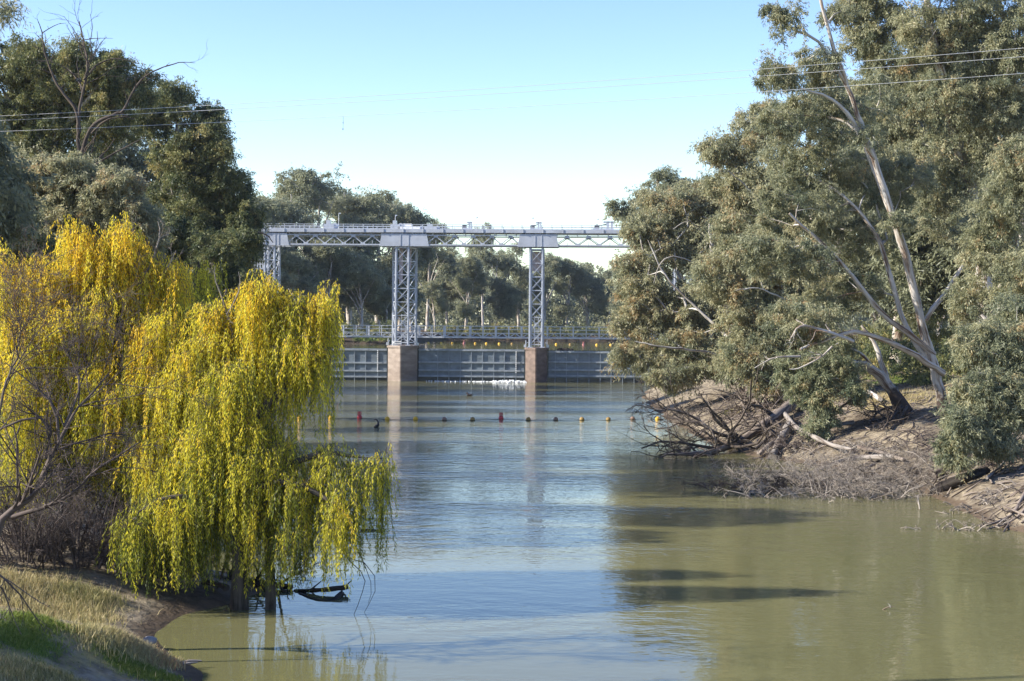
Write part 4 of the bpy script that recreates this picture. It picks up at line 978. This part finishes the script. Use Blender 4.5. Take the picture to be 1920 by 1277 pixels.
for k,(px,py,Y,v,sx,lb) in enumerate(rl): far_tree(px,py,Y,v,sx,lb,k*2.1+.5,'gums deeper in the right bank bush')
ll = [(20,150,128,0,1.0,'gum behind the tall dark one in the top left'),(230,190,130,4,.9,'gum between the two dark left crowns, set back'),(400,330,140,2,.9,'gum set back behind the dark one stepping down to the weir')]
for k,(px,py,Y,v,sx,lb) in enumerate(ll): far_tree(px,py,Y,v,sx,lb,k*1.9+.2,'gums deeper in the left bank bush')
# tall gums up the left bank beyond the frame edge: their shade lies across the water
sl_ = [(-19.5,38.5,11.5,3,'slender gum on the left bank beyond the picture edge behind the willows'),(-20.5,43,15.0,1,'gum on the left bank beyond the edge, second upstream of the willows'),(-21.5,48.5,16.5,4,'gum on the left bank beyond the edge, third upstream of the willows'),
       (-23.0,54,17.0,0,'gum on the left bank beyond the edge, fourth upstream of the willows'),(-25.5,60,18.5,1,'gum on the left bank beyond the edge, fifth upstream of the willows'),(-27.0,67,20,2,'gum on the left bank beyond the edge, nearest the tall dark ones')]
for k,(x,y,h,v,lb) in enumerate(sl_):
    px = 960 + x*FPX/y; far_tree(px, 612-.00785*(960-px)-(h+2.6-CAM_H)*FPX/y, y, v, .75, lb, k*2.3+.9, 'gums lining the left bank')
# far woods closing the view: one mass
g = np.random.default_rng(77); cl = []
for x in np.linspace(-130,120,110):
    Y = g.uniform(345,430); h = g.uniform(11,17); n = 44
    cl.append(np.stack([x+g.normal(0,2.2,n), Y+g.normal(0,2.2,n), 3.8+h*g.uniform(.08,1,n)],1))
V,F,ti = gum_leaves(np.vstack(cl), 1.7, 8, 8, .8, .34, 77, (.34,.2)); tag(new_mesh('far_woods', V, F, M['far_leaf'], attrs={'tint':ti}), kind='stuff')
# scrub along the far bank
g = np.random.default_rng(78); cl = []
for x in np.concatenate([np.linspace(-60,-16,80),np.linspace(-14,34,110)]):
    Y = (203 if x < -15 else 269.5)+g.uniform(0,1)**2*11; n = g.integers(2,7); h = g.uniform(.3,2.0)
    cl.append(np.stack([x+g.normal(0,1,n), Y+g.normal(0,1,n), 4.4+h*g.uniform(0,1,n)],1))
V,F,ti = gum_leaves(np.vstack(cl), .8, 8, 8, .4, .12, 78, (.5,.25)); tag(new_mesh('bank_scrub', V, F, M['gum_leaf_dark'], attrs={'tint':ti}), kind='stuff')

# ------------------------------------------------------------------ willows
# left willow on the bank
Ya = 33.5; b = np.array([*base_of(218,Ya)[:2], 0]); b[2] = hz(b[0],b[1])-.15
willow('tall yellow willow with a dark crooked trunk behind the bare brush', [([b, P_(228,900,Ya), P_(212,790,Ya), P_(216,690,Ya), P_(222,600,Ya), P_(200,520,Ya), P_(185,450,Ya)], .17, .035),
     ([P_(215,720,Ya),P_(130,640,Ya-.3),P_(105,560,Ya-.5),P_(70,500,Ya-.5)], .10,.025), ([P_(218,640,Ya),P_(280,560,Ya+.3),P_(300,510,Ya+.4)], .09,.025), ([P_(222,600,Ya),P_(150,500,Ya),P_(130,420,Ya)], .09,.02), ([P_(214,760,Ya),P_(100,740,Ya-1),P_(20,660,Ya-1.4)],.09,.02)],
    [ell(135,425,Ya,22,16,9,.35),ell(225,440,Ya,44,26,26,.5),ell(175,470,Ya,70,40,34,.8),ell(60,520,Ya-.5,70,40,40,.9),ell(5,490,Ya-.6,28,24,12,.5),ell(270,500,Ya+.2,50,34,26,.7),ell(320,520,Ya+.3,30,26,14,.6),ell(140,580,Ya-.3,130,50,60,1.4),ell(270,610,Ya+.2,90,55,40,1.2),
     ell(40,650,Ya-1.2,80,70,50,1.2),ell(170,720,Ya-.6,120,60,46,1.5),ell(300,720,Ya,60,60,24,1.1),ell(60,790,Ya-1.2,90,50,34,1.2),ell(170,840,Ya-.5,100,50,30,1.1),ell(290,830,Ya,60,60,26,1.0),ell(330,640,Ya+.2,40,60,22,.9),ell(300,620,Ya-1.4,50,40,22,.5),ell(320,720,Ya-1.7,45,40,22,.5),ell(250,740,Ya-1.6,50,40,18,.5),ell(300,840,Ya-1.9,50,40,18,.5)], 41, strands=18, lens=(.7,1.8), zmin=.7, tint=(.72,.20), group='yellow weeping willows on the left bank')
# willow in the water with two stems
Yb = 31.6; b1 = gp(450,1142,0); Yb = b1[1]; b1[2] = -.5; b2 = gp(507,1142,0); b2[2] = -.5
willow('yellow weeping willow standing in the shallows on two dark stems', [([b1, P_(450,1060,Yb), P_(445,980,Yb), P_(420,900,Yb+.2), P_(405,830,Yb+.4), P_(440,720,Yb+.6), P_(470,620,Yb+.8), P_(480,560,Yb+.8)], .15, .03),
     ([b2, P_(506,1070,Yb), P_(503,1000,Yb+.2), P_(470,950,Yb+.3), P_(440,930,Yb+.3)], .105,.06),
     ([P_(408,840,Yb+.4),P_(500,760,Yb+.5),P_(560,680,Yb+.7),P_(590,600,Yb+.8)], .11,.025), ([P_(410,850,Yb+.4),P_(380,720,Yb+1),P_(390,600,Yb+1.2)], .10,.025),
     ([P_(418,900,Yb+.2),P_(520,880,Yb),P_(600,850,Yb-.2),P_(680,858,Yb-.3)], .11,.02), ([P_(430,925,Yb),P_(540,905,Yb-.5),P_(620,940,Yb-.8),P_(660,990,Yb-.9)], .09,.015), ([P_(430,960,Yb),P_(330,930,Yb-.3),P_(260,960,Yb-.5)],.07,.015)],
    [ell(410,580,Yb+1,46,34,26,.6),ell(480,550,Yb+.8,50,32,28,.6),ell(555,570,Yb+.8,40,30,26,.5),ell(600,570,Yb+.8,30,28,22,.4),ell(430,640,Yb+.9,80,40,40,.9),ell(560,640,Yb+.7,66,40,42,.7),ell(372,690,Yb+1,45,60,26,.9),ell(430,740,Yb+.7,90,45,44,1.0),ell(450,800,Yb+.5,110,50,54,1.1),ell(380,860,Yb+.4,90,50,40,1.0),
     ell(420,700,Yb-.3,40,18,14,.3),ell(500,860,Yb,90,40,36,.9),ell(610,850,Yb-.2,50,22,9,.5),ell(690,860,Yb-.3,38,18,11,.5),ell(560,900,Yb-.4,80,34,13,.7),ell(650,920,Yb-.8,50,30,9,.6),ell(460,930,Yb,110,40,36,.9),ell(320,950,Yb-.3,80,34,26,.8),ell(255,985,Yb-.5,50,22,16,.5),ell(520,1010,Yb-.6,50,14,8,.4),ell(640,975,Yb-.8,50,24,7,.5)],
    42, strands=18, lens=(.6,1.65), zmin=.8, tint=(.55,.21), group='yellow weeping willows on the left bank')
# third willow behind, seen in the notch
b = base_of(375, 45)
willow('small shaded willow glimpsed in the notch between the two big yellow ones', [([b, P_(375,640,45), P_(370,540,45), P_(372,490,45)], .14,.03)], [ell(368,495,45,36,26,16,.8),ell(375,560,45,60,40,24,1)], 43, strands=9, lens=(.8,1.8), zmin=1, tint=(.42,.12), group='yellow weeping willows on the left bank')
bare('dead_branch', 'dead grey boughs sticking up between the two big willow crowns', 'branch', [([P_(262,600,Ya+.2),P_(256,520,Ya),P_(246,470,Ya),P_(250,428,Ya)],.035,.01),([P_(258,540,Ya),P_(285,490,Ya),P_(300,440,Ya),P_(296,415,Ya)],.028,.008),([P_(262,600,Ya+.2),P_(305,520,Ya),P_(330,470,Ya)],.025,.008)],
     44, 'dead_wood', levels=4, kids=(6,5,4), shrink=(.22,.5,.5), ang=.8, curve=.25, minr=.004, grav=(.05,.03))
bare('dead_branch', 'bare grey twigs standing out of the top of the right hand willow', 'branch', [([P_(440,640,Yb+.8),P_(420,570,Yb+.7),P_(402,520,Yb+.6),P_(404,498,Yb+.6)],.022,.006),([P_(425,590,Yb+.7),P_(450,540,Yb+.6),P_(447,510,Yb+.6)],.016,.005)],
     45, 'dead_wood', levels=4, kids=(6,5,4), shrink=(.22,.5,.5), ang=.8, curve=.25, minr=.004, grav=(.05,.03))
# dead whips bowing from the willow into the water
p1, p2 = gp(660,1152), gp(678,1148)
stick([P_(618,985,Yb-.8),P_(650,1045,Yb-.9),P_(683,1080,p1[1]),P_(678,1115,p1[1]),p1+[0,0,-.1]], .012, 'dark withe bowing from the willow down into the river', 'wet_or_shaded_log', 'drooping_branch', 'branch', extra=([P_(650,1045,Yb-.9),P_(690,1060,p2[1]),P_(706,1095,p2[1]),P_(694,1128,p2[1]),p2+[0,0,-.1]],[P_(655,1000,Yb-.8),P_(680,1050,Yb-.8),P_(697,1100,p2[1]),P_(690,1132,p2[1])]))

# ------------------------------------------------------------------ bare brush on the left bank
Ys = 26.5
bare('bare_bush', 'leafless dark bush with spreading boughs in front of the left willow', 'bush',
     [([base_of(-30,Ys), P_(0,985,Ys), P_(60,930,Ys), P_(100,850,Ys+.2), P_(140,775,Ys+.3), P_(205,700,Ys+.5)], .075, .014),
      ([P_(85,860,Ys), P_(96,800,Ys), P_(60,780,Ys-.2), P_(10,800,Ys-.3), P_(-20,820,Ys-.3)], .035,.012), ([P_(110,825,Ys),P_(100,760,Ys),P_(60,720,Ys),P_(10,680,Ys)], .03,.008),
      ([P_(20,970,Ys), P_(90,950,Ys-.3), P_(140,920,Ys-.4), P_(180,880,Ys-.4), P_(260,830,Ys-.2)], .04,.010), ([P_(120,800,Ys),P_(150,720,Ys+.3),P_(120,650,Ys+.3)], .025,.006), ([base_of(-40,Ys-1),P_(0,770,Ys-1),P_(30,670,Ys-1),P_(40,600,Ys-1)], .03,.006)],
     51, 'brown_twig', levels=5, kids=(9,6,5,4), shrink=(.32,.55,.5,.5), ang=.75, curve=.20, minr=.0028, grav=(.03,.0,-.02))
for k,(px,py,Yq,hh,lb) in enumerate(((150,1074,0,1.35,'dense thicket of brown leafless twigs below the willow trunk'),(258,1082,0,1.35,'tangle of bare twigs between the thicket and the lowest yellow withes'),(45,1060,0,1.2,'bare twiggy bush against the left picture edge'),(335,1094,0,.8,'low snarl of dead twigs over the sandy spit'),(95,1040,0,1.6,'brown leafless brush standing behind the spreading bare bush'))):
    b = ground_at(px,py); g = np.random.default_rng(60+k); ex = []; st = []
    for s in range(26):
        a = g.uniform(0,6.28); r = g.uniform(.1,.8); q = b+np.array([math.cos(a)*r*1.1,math.sin(a)*r*.7,.1]); lean = np.array([math.cos(a)*g.uniform(.1,.9),math.sin(a)*.4,1])*hh*g.uniform(.7,1.25)
        st.append(([q, q+lean*np.array([.35,.35,.55]), q+lean*np.array([.9,.9,.95])], g.uniform(.012,.03), .005))
    bare('bare_thicket', lb, 'thicket', st, 70+k, 'brown_twig', levels=4, tlow=.02, kids=(9,7,6), shrink=(.42,.55,.5), ang=.8, curve=.26, minr=.0028, grav=(-.03,-.10,-.16), group='leafless thickets on the left bank')
# bare boughs drooping into the lower left corner
Yn = 20.5
bare('bare_branch', 'drooping bare branch reaching over the green grass at the left edge', 'branch',
     [([P_(-60,1030,Yn), P_(0,1075,Yn), P_(45,1125,Yn), P_(85,1185,Yn)], .018,.005), ([P_(-60,1080,Yn), P_(0,1095,Yn), P_(20,1150,Yn), P_(40,1190,Yn)], .014,.004), ([P_(-50,1060,Yn),P_(10,1085,Yn),P_(60,1120,Yn),P_(95,1140,Yn)],.012,.003)],
     58, 'brown_twig', levels=3, kids=(10,4), shrink=(.25,.5), ang=.7, curve=.2, minr=.0025, grav=(-.05,-.08))

# ------------------------------------------------------------------ logs in the left water
b = gp(556,1112); q = gp(650,1113)
t = thing('sunken_log', b, 'black forked log lying in the water right of the willow stems', 'log'); g = Geo()
g.tube(catmull([gp(552,1108)-b+[0,0,.0],gp(580,1112)-b+[0,0,.05],gp(612,1114)-b+[0,0,.10],gp(652,1112)-b+[0,0,.13]],14),np.linspace(.035,.055,14),9,.18)
g.tube(catmull([gp(562,1113)-b+[0,0,.0],gp(590,1124)-b+[0,0,-.02],gp(622,1126)-b+[0,0,-.01],gp(640,1118)-b+[0,0,.05]],12),np.linspace(.03,.06,12),9,.2)
for a,c_ in (((580,1108),(602,1090)),((640,1108),(657,1090))): g.tube([P_(*a,b[1]+.3)-b,P_(*c_,b[1]+.3)-b],[.022,.012],6)
V,F = g.get(); new_mesh('wood', V, F, M['wet_or_shaded_log'], t, smooth=True, pattrs={'low':np.zeros(len(V)), 'bk': g.bk()})
b = gp(400,1108)
bare('fallen_log', 'dark half sunk log and roots running behind the two willow stems', 'log', [([gp(330,1112)+[0,0,.12],gp(400,1105)+[0,0,.14],gp(470,1103)+[0,0,.12],gp(548,1106)+[0,0,.06]],.15,.06),([gp(345,1090)+[0,0,.1],gp(420,1085)+[0,0,.12],gp(440,1088)+[0,0,.05]],.07,.03),([gp(520,1104)+[0,0,.05],P_(540,1085,31),P_(562,1074,31)],.03,.012)], 81, 'wet_or_shaded_log', levels=4, kids=(9,5,4), shrink=(.30,.5,.5), ang=.9, curve=.25, minr=.004, grav=(.0,-.02))
t_ = bare('root_mass', 'snarl of dark roots at the tip of the sandy spit', 'roots', [([gp(425,1125)+[0,0,.25],gp(395,1120)+[0,0,.30],gp(360,1118)+[0,0,.2]],.07,.04),([gp(440,1128)+[0,0,.2],gp(432,1138),gp(428,1146)+[0,0,-.1]],.04,.015)], 82, 'dark_bark', levels=4, kids=(16,5,4), shrink=(.35,.5,.5), ang=1.0, curve=.3, minr=.004, grav=(-.1,-.1))
p = ground_at(352,1246); stick([p+[-.12,-.05,.03],p+[.05,0,.06],p+[.22,.05,.05]], .035, 'pale driftwood piece at the water edge in the lower left', 'dead_wood', 'driftwood', 'driftwood', extra=([p+[-.05,-.12,.03],p+[.08,-.1,.05],p+[.18,-.06,.05]],))
p = ground_at(280,1207); t = thing('rock', p, 'grey rock at the edge of the tussocks by the water', 'rock')
th = np.linspace(.05,3.09,9); V = np.array([((.13+.03*math.sin(3*b_+2*a))*math.sin(a)*math.cos(b_),(.10+.02*math.cos(4*b_))*math.sin(a)*math.sin(b_),.05+.085*math.cos(a)) for a in th for b_ in np.arange(12)*math.pi/6])
new_mesh('stone', V, [[i*12+j,(i+1)*12+j,(i+1)*12+(j+1)%12,i*12+(j+1)%12] for i in range(8) for j in range(12)], M['stone'], t)

# ------------------------------------------------------------------ fallen timber on the right bank
def gz(px, py, dz=.0):
    p = ground_at(px,py); p[2] += dz; return p
bare('fallen_tree', 'fallen dead tree with its black branches fanned out in the shallows', 'fallen tree',
     [([gz(1505,757,.45), gz(1470,785,.4), gz(1430,812,.35), gz(1390,838,.3), gp(1340,852)+[0,0,.15], gp(1290,856)+[0,0,.1], gp(1246,856)+[0,0,.12]], .34,.03),
      ([gp(1390,838)+[0,0,.4], P_(1345,790,72), P_(1320,750,72), P_(1305,745,72)], .10,.02), ([gp(1372,832)+[0,0,.3],P_(1340,810,71.5),P_(1300,782,71.5),P_(1262,768,71.5),P_(1232,768,71.5),P_(1195,760,71.5),P_(1172,772,71.5)], .09,.015),
      ([gp(1345,850)+[0,0,.2],P_(1340,820,70),P_(1330,800,70)],.07,.03), ([gp(1350,852)+[0,0,.2],gp(1320,835)+[0,0,.3],P_(1308,812,71),P_(1300,818,71)],.05,.02), ([gp(1330,852)+[0,0,.1],gp(1290,843)+[0,0,.3],gp(1258,840)+[0,0,.25]],.05,.015)],
     91, 'log_wood', levels=4, kids=(3,4,4), shrink=(.22,.5,.5), ang=.9, curve=.26, minr=.012, grav=(.02,-.03), zmin=-.1, twig_mat='dark_bark')
for k,(pp,r0,r1,lb,mt) in enumerate((
     ([gz(1480,808,.3),gz(1465,835,.25),gz(1448,862,.1)],.22,.19,'short stout grey log sliding into the shallows beside the fallen tree','dead_wood'),
     ([gz(1472,822,.2),gz(1440,845,.2),gz(1422,858,.1)],.12,.09,'thin dark log left of the stout grey log','log_wood'),
     ([gz(1470,793,.5),gz(1490,815,.4),gz(1515,828,.35),gz(1560,848,.3),gz(1600,852,.2)],.13,.07,'twisted grey log with a bleached broken end on the mud','dead_wood'),
     ([gz(1600,800,.2),gz(1560,812,.3),gz(1540,822,.2)],.10,.06,'pale arching log on the slope under the hanging leaves','dead_wood'),
     ([gp(1500,908)+[0,0,.25],gz(1560,890,.42),gz(1610,876,.38),gz(1680,868,.22)],.05,.13,'long grey trunk lying over the drift of dead twigs','dead_wood'),
     ([gz(1580,905,.15),gz(1610,893,.2),gz(1640,880,.2)],.10,.06,'short pale log beside the long grey trunk','dead_wood'),
     ([gp(1752,929)+[0,0,.1],gz(1790,917,.25),gz(1830,903,.25),gz(1850,893,.2)],.22,.13,'thick black log sloping up the bank from the water','wet_or_shaded_log'),  # underside shade of this log is put into its overall black colour
     ([gz(1748,905,.25),gz(1790,880,.3),gz(1830,850,.4),gz(1850,830,.4)],.22,.16,'long reddish grey log above the thick black one','log_wood'),
     ([gz(1610,852,.3),gz(1650,862,.3),gz(1695,872,.2)],.09,.07,'brown bough lying across the top of the twig drift','log_wood'),
     ([gz(1650,760,.3),gz(1610,742,.5),gz(1588,738,.4)],.13,.12,'bleached log lying behind the short leaning trunk','gum_bark'),
     ([gz(1850,905,.15),gz(1870,890,.2),gz(1890,870,.2)],.05,.03,'slender stick lying on the sunny slope at the right','dead_wood'))):
    base = np.asarray(pp[0],float); t = thing('log', base, lb, 'log', 'fallen logs on the right bank'); g = Geo(); n = 14; Q = catmull(pp,n)
    g.tube(Q, np.linspace(r0,r1,n)*(1+rng.normal(0,.06,n)), 10, .10)
    for _ in range(2):
        i = int(rng.integers(3,n-2)); d = nrm(rng.normal(size=3)+np.array([0,0,.9])); g.tube([Q[i],Q[i]+d*r0*2.2],[r0*.3,r0*.12],6,.1)
    V,F = g.get(); new_mesh('log_body', V-base, F, M[mt], t, smooth=True, pattrs={'low':np.zeros(len(V)), 'bk': g.bk()})
# root balls
bare('root_mass', 'bared snaking roots of the overhanging gum on the mud bank', 'roots', [([gz(1405,748,.9),gz(1420,765,.35),gz(1440,778,.2)],.14,.05),([gz(1410,748,.8),gz(1450,758,.4),gz(1490,745,.3)],.12,.05),([gz(1402,748,.8),gz(1395,770,.3),gz(1400,785,.1)],.10,.04),([gz(1412,750,.7),gz(1470,768,.3),gz(1500,750,.3)],.10,.05)],
     93, 'log_wood', levels=3, kids=(6,3), shrink=(.35,.5), ang=1.0, curve=.35, minr=.02, grav=(-.06,-.08))
bare('root_mass', 'dark exposed roots under the short leaning trunk', 'roots', [([gz(1690,775,.3),gz(1670,795,.25),gz(1655,810,.1)],.10,.03),([gz(1690,772,.3),gz(1650,782,.3),gz(1630,800,.1)],.09,.03),([gz(1700,775,.3),gz(1685,800,.2)],.08,.03)],
     94, 'dark_bark', levels=3, kids=(7,3), shrink=(.35,.5), ang=1.0, curve=.35, minr=.015, grav=(-.06,-.08))
# white dead boughs hanging among the leaves
bare('dead_branch', 'bleached bare bough reaching left from the foot of the leaning gum', 'branch', [([P_(1600,640,63),P_(1545,620,62.5),P_(1500,612,62),P_(1480,640,62)],.08,.02),([P_(1500,668,63),P_(1450,672,62.5),P_(1415,690,62.5)],.05,.012),([P_(1560,650,62.6),P_(1540,668,62.4),P_(1500,690,62.4),P_(1480,692,62.4)],.05,.012)],
     95, 'gum_bark', levels=3, kids=(4,3), shrink=(.3,.5), ang=.8, curve=.25, minr=.008)
# drifts of dead twigs in the water's edge
for k,(px,py,wx,wy,hh,n,lb,mt,tm) in enumerate(((1625,912,4.4,2.7,1.1,150,'big grey drift of dead twigs caught along the waterline','grey_twig',0),(1480,920,3.2,1.6,.7,90,'darker low drift of twigs at the left end of the big grey one','dark_bark',0),
        (1590,932,3.6,1.4,.75,100,'pale fringe of fine twigs trailing into the olive water','grey_twig',0),(1810,992,1.3,.5,.30,30,'small nest of twigs floating off the right bank','grey_twig',0),(1275,800,1.4,.6,.7,14,'wisps of thin twigs dangling near the last buoy','grey_twig',0),
        (1565,862,2.2,1.6,.45,40,'twiggy litter between the twisted log and the grey trunk','grey_twig',0),(1700,838,2.6,2.2,.45,50,'scatter of dead twigs on the shaded slope above the big drift','brown_twig',0),(1470,850,1.6,1.4,.5,36,'tangle of twigs around the stout grey log at the waterline','brown_twig',0),(1860,945,1.8,1.4,.4,34,'fine dead twigs on the mud below the scrubby slope','grey_twig',0),
        (1880,870,2.0,2.5,.7,50,'scrubby dead twigs on the slope at the right edge','brown_twig',0))):
    c = ground_at(px,py); g = np.random.default_rng(200+k); P=[];D=[];L=[];Rr=[]; st=[]
    for _ in range(n):
        x,y = g.normal(0,.45)*wx, g.normal(0,.45)*wy; q = np.array([c[0]+x, c[1]+y, 0]); q[2] = max(hz(q[0],q[1]), -.15)+g.uniform(0,.2)
        a = g.uniform(0,6.28); d = nrm(np.array([math.cos(a)*1.3,math.sin(a)*.8,g.uniform(.05,1.0)])); ln = hh*g.uniform(.6,1.8); e = q+d*ln; e[2] = max(e[2]-ln*.12, hz(e[0],e[1])+.05)
        st.append(([q,(q+e)/2+g.normal(0,.06*ln,3)+[0,0,.1*ln],e], g.uniform(.012,.03), .007))
    bare('twig_drift', lb, 'dead twigs', st, 210+k, mt, levels=4, kids=(9,5,4), shrink=(.45,.55,.5), ang=.85, curve=.3, minr=.0065, grav=(-.03,-.06,-.06), group='drifts of dead twigs on the right bank', zmin=-.2, sides=(5,4,3,3), merged=True)
bare('snag', 'bare forked snag dipping into the water at the right picture edge', 'snag', [([gz(1935,925,.5),P_(1905,955,45.5),P_(1880,975,45),gp(1836,990)+[0,0,.05]],.07,.03),([P_(1915,950,45.5),P_(1895,975,45),gp(1878,1000)+[0,0,-.05]],.05,.02),([gz(1940,950,.4),P_(1900,975,44.8),gp(1850,992)+[0,0,0]],.06,.02),([gz(1930,945,.3),P_(1912,985,44.5),gp(1895,1002)+[0,0,-.05]],.03,.012)],
     97, 'log_wood', levels=3, kids=(3,3), shrink=(.25,.5), ang=.7, curve=.2, minr=.008)

g = np.random.default_rng(500); n = 4200; x = g.uniform(9,26,n); y = g.uniform(42,100,n); z = height(x,y); ok = z > .08; x,y,z = x[ok],y[ok],z[ok]; n = len(x)
a = g.normal(.3,.7,n); ln = g.gamma(2.0,.28,n)+.15; d = np.stack([np.cos(a),np.sin(a),g.normal(0,.10,n)],1)*ln[:,None]; c = np.stack([x,y,z+.03],1)
P = np.stack([c-d*.5, c+g.normal(0,.05,(n,3))*ln[:,None]+[0,0,.03], c+d*.5],1); P[:,0,2] = height(P[:,0,0],P[:,0,1])+.02; P[:,2,2] = height(P[:,2,0],P[:,2,1])+.02+np.abs(g.normal(0,.06,n)); P[:,1,2] = (P[:,0,2]+P[:,2,2])/2+.03
rr = (g.gamma(1.5,.009,n)+.008)[:,None]*np.array([[1,.85,.5]]); V,F = tubes(P, rr, 5)
tag(new_mesh('fallen_sticks', V, F, M['log_wood'], smooth=True, pattrs={'low':np.zeros(len(V)), 'bk': TB}), kind='stuff')
cl = []
for _ in range(70):
    x = g.uniform(19,44); y = g.uniform(84,128); hh = g.uniform(.8,3.6); n = int(hh*5)+2
    cl.append(np.stack([x+g.normal(0,.9,n), y+g.normal(0,.9,n), hz(x,y)+hh*g.uniform(0.05,1,n)],1))
V,F,ti = gum_leaves(np.vstack(cl), .7, 9, 13, .26, .08, 79, (.42,.2)); tag(new_mesh('understorey_scrub', V, F, M['gum_leaf_dark'], attrs={'tint':ti}), kind='stuff')
# ------------------------------------------------------------------ grass
def blades(name, centre_list, mat_, seed):
    g = np.random.default_rng(seed); Vs=[];Fs=[];A=[];n0=0
    for px,py,rx,ry,n,h,tb in centre_list:
        c = ground_at(px,py); x = c[0]+g.normal(0,.5,n)*rx; y = c[1]+g.normal(0,.5,n)*ry
        # tussocks: pull blades toward tuft centres
        k = max(4,n//45); ci = g.integers(0,k,n); cx = c[0]+g.normal(0,.5,k)*rx; cy = c[1]+g.normal(0,.5,k)*ry
        f = g.uniform(0,.9,n); x = x*(1-f)+(cx[ci]+g.normal(0,.07,n))*f; y = y*(1-f)+(cy[ci]+g.normal(0,.07,n))*f
        z = height(x,y); ok = z > .03; x,y,z = x[ok],y[ok],z[ok]; m = len(x); ci = ci[ok]
        hh = h*.66*g.uniform(.35,1.3,m); a = g.uniform(0,6.28,m); w = np.stack([np.cos(a),np.sin(a),np.zeros(m)],1)*g.uniform(.004,.009,m)[:,None]
        ln = np.stack([g.normal(0,.35,m),g.normal(0,.35,m),np.zeros(m)],1)*hh[:,None]; b = np.stack([x,y,z-.02],1); mid = b+ln*.35+np.stack([0*x,0*x,hh*.6],1); tip = b+ln+np.stack([0*x,0*x,hh],1)
        V = np.stack([b-w,b+w,mid+w*.8,mid-w*.8,tip+w*.15,tip-w*.15],1).reshape(-1,3); i = np.arange(m)[:,None]*6
        F = np.concatenate([i+np.array([[0,1,2,3]]),i+np.array([[3,2,4,5]])],1).reshape(-1,4)
        Vs.append(V);Fs.append(F+n0);n0+=len(V); A.append(np.repeat(np.clip(tb+g.normal(0,.15,m)+(ci%7-3)*.035,0,1),2))
    return tag(new_mesh(name, np.vstack(Vs), np.vstack(Fs), mat_, attrs={'tint':np.concatenate(A)}), kind='stuff')
M['dry_blade'] = leaf_mat('dry_blade', [(0,(.12,.14,.045)),(.4,(.32,.28,.12)),(.75,(.50,.42,.23)),(1,(.34,.20,.10))], .3, .6, .2)
M['green_blade'] = leaf_mat('green_blade', [(0,(.08,.12,.022)),(.5,(.17,.22,.04)),(1,(.30,.30,.09))], .3, .6, .2)
blades('dry_grass', [(205,1195,.8,1.3,4200,.24,.45),(255,1215,.55,.6,3600,.22,.72),(140,1165,.8,1.6,2600,.24,.5),(70,1125,1.0,1.6,2200,.28,.55),(300,1240,.35,.35,1200,.2,.9),(150,1118,.7,.8,1500,.28,.25),(190,1125,.4,.5,600,.25,.35),
                     (40,1265,1.0,.7,1500,.18,.4),(120,1272,.7,.4,700,.16,.4),(10,1095,1.0,1.4,1500,.32,.6),
                     (1690,745,3,6,2500,.35,.6),(1640,755,2,4,1000,.35,.7),(1362,775,.5,.5,260,.5,.3),(1392,775,.4,.5,200,.45,.5)], M['dry_blade'], 301)
blades('green_grass', [(35,1192,.7,.8,5200,.09,.5),(250,1252,.6,.5,5200,.09,.5),(70,1165,.7,.9,2400,.14,.4),(310,1270,.5,.4,1400,.10,.5),(1695,716,2.5,5,3000,.3,.5)], M['green_blade'], 302)

# ------------------------------------------------------------------ daylight
SUN_EL, SUN_AZ = R_(30), R_(261)      # azimuth measured from +Y clockwise: sun due left
w = bpy.data.worlds.new('World'); C.world = w; w.use_nodes = True
nt = w.node_tree; bg = nt.nodes['Background']; sky = nt.nodes.new('ShaderNodeTexSky')
sky.sky_type = 'NISHITA'; sky.sun_disc = False; sky.sun_elevation = SUN_EL; sky.sun_rotation = SUN_AZ
sky.air_density = 1.0; sky.dust_density = .3; sky.ozone_density = 1.1; sky.altitude = 60
hs = nt.nodes.new('ShaderNodeHueSaturation'); hs.inputs['Saturation'].default_value = 1.27; hs.inputs['Hue'].default_value = .519
nt.links.new(sky.outputs[0], hs.inputs['Color']); nt.links.new(hs.outputs[0], bg.inputs['Color']); bg.inputs['Strength'].default_value = .12
sl = bpy.data.lights.new('sun', 'SUN'); so = bpy.data.objects.new('sun', sl); COL.objects.link(so)
sl.energy = 5.0; sl.angle = R_(.53); sl.color = (1,.93,.82)
dv = Vector((math.sin(SUN_AZ)*math.cos(SUN_EL), math.cos(SUN_AZ)*math.cos(SUN_EL), math.sin(SUN_EL)))
so.rotation_euler = dv.to_track_quat('Z','Y').to_euler(); so.location = (-40, 30, 40)
C.view_settings.view_transform = 'Standard'; C.view_settings.look = 'None'; C.view_settings.exposure = 1.25; C.view_settings.gamma = 1; C.view_settings.use_curve_mapping = False
C.render.engine = 'CYCLES'
cy = C.cycles; cy.max_bounces = 9; cy.diffuse_bounces = 6; cy.glossy_bounces = 4; cy.transmission_bounces = 6; cy.caustics_reflective = False; cy.caustics_refractive = False; cy.sample_clamp_indirect = 8
# ------------------------------------------------------------------ the air
V = [(x,y,z) for z in (-4,50) for y in (-60,3020) for x in (-920,920)]
F = [[0,2,3,1],[4,5,7,6],[0,1,5,4],[1,3,7,5],[3,2,6,7],[2,0,4,6]]
m = bpy.data.materials.new('air'); m.use_nodes = True; nt = m.node_tree; nt.nodes.clear()
ou = nt.nodes.new('ShaderNodeOutputMaterial'); pv = nt.nodes.new('ShaderNodeVolumePrincipled')
pv.inputs['Color'].default_value = (.72,.82,1,1); pv.inputs['Density'].default_value = .0001; pv.inputs['Anisotropy'].default_value = .2
nt.links.new(pv.outputs[0], ou.inputs['Volume'])
tag(new_mesh('haze', V, F, m), kind='stuff')
cy.volume_bounces = 0
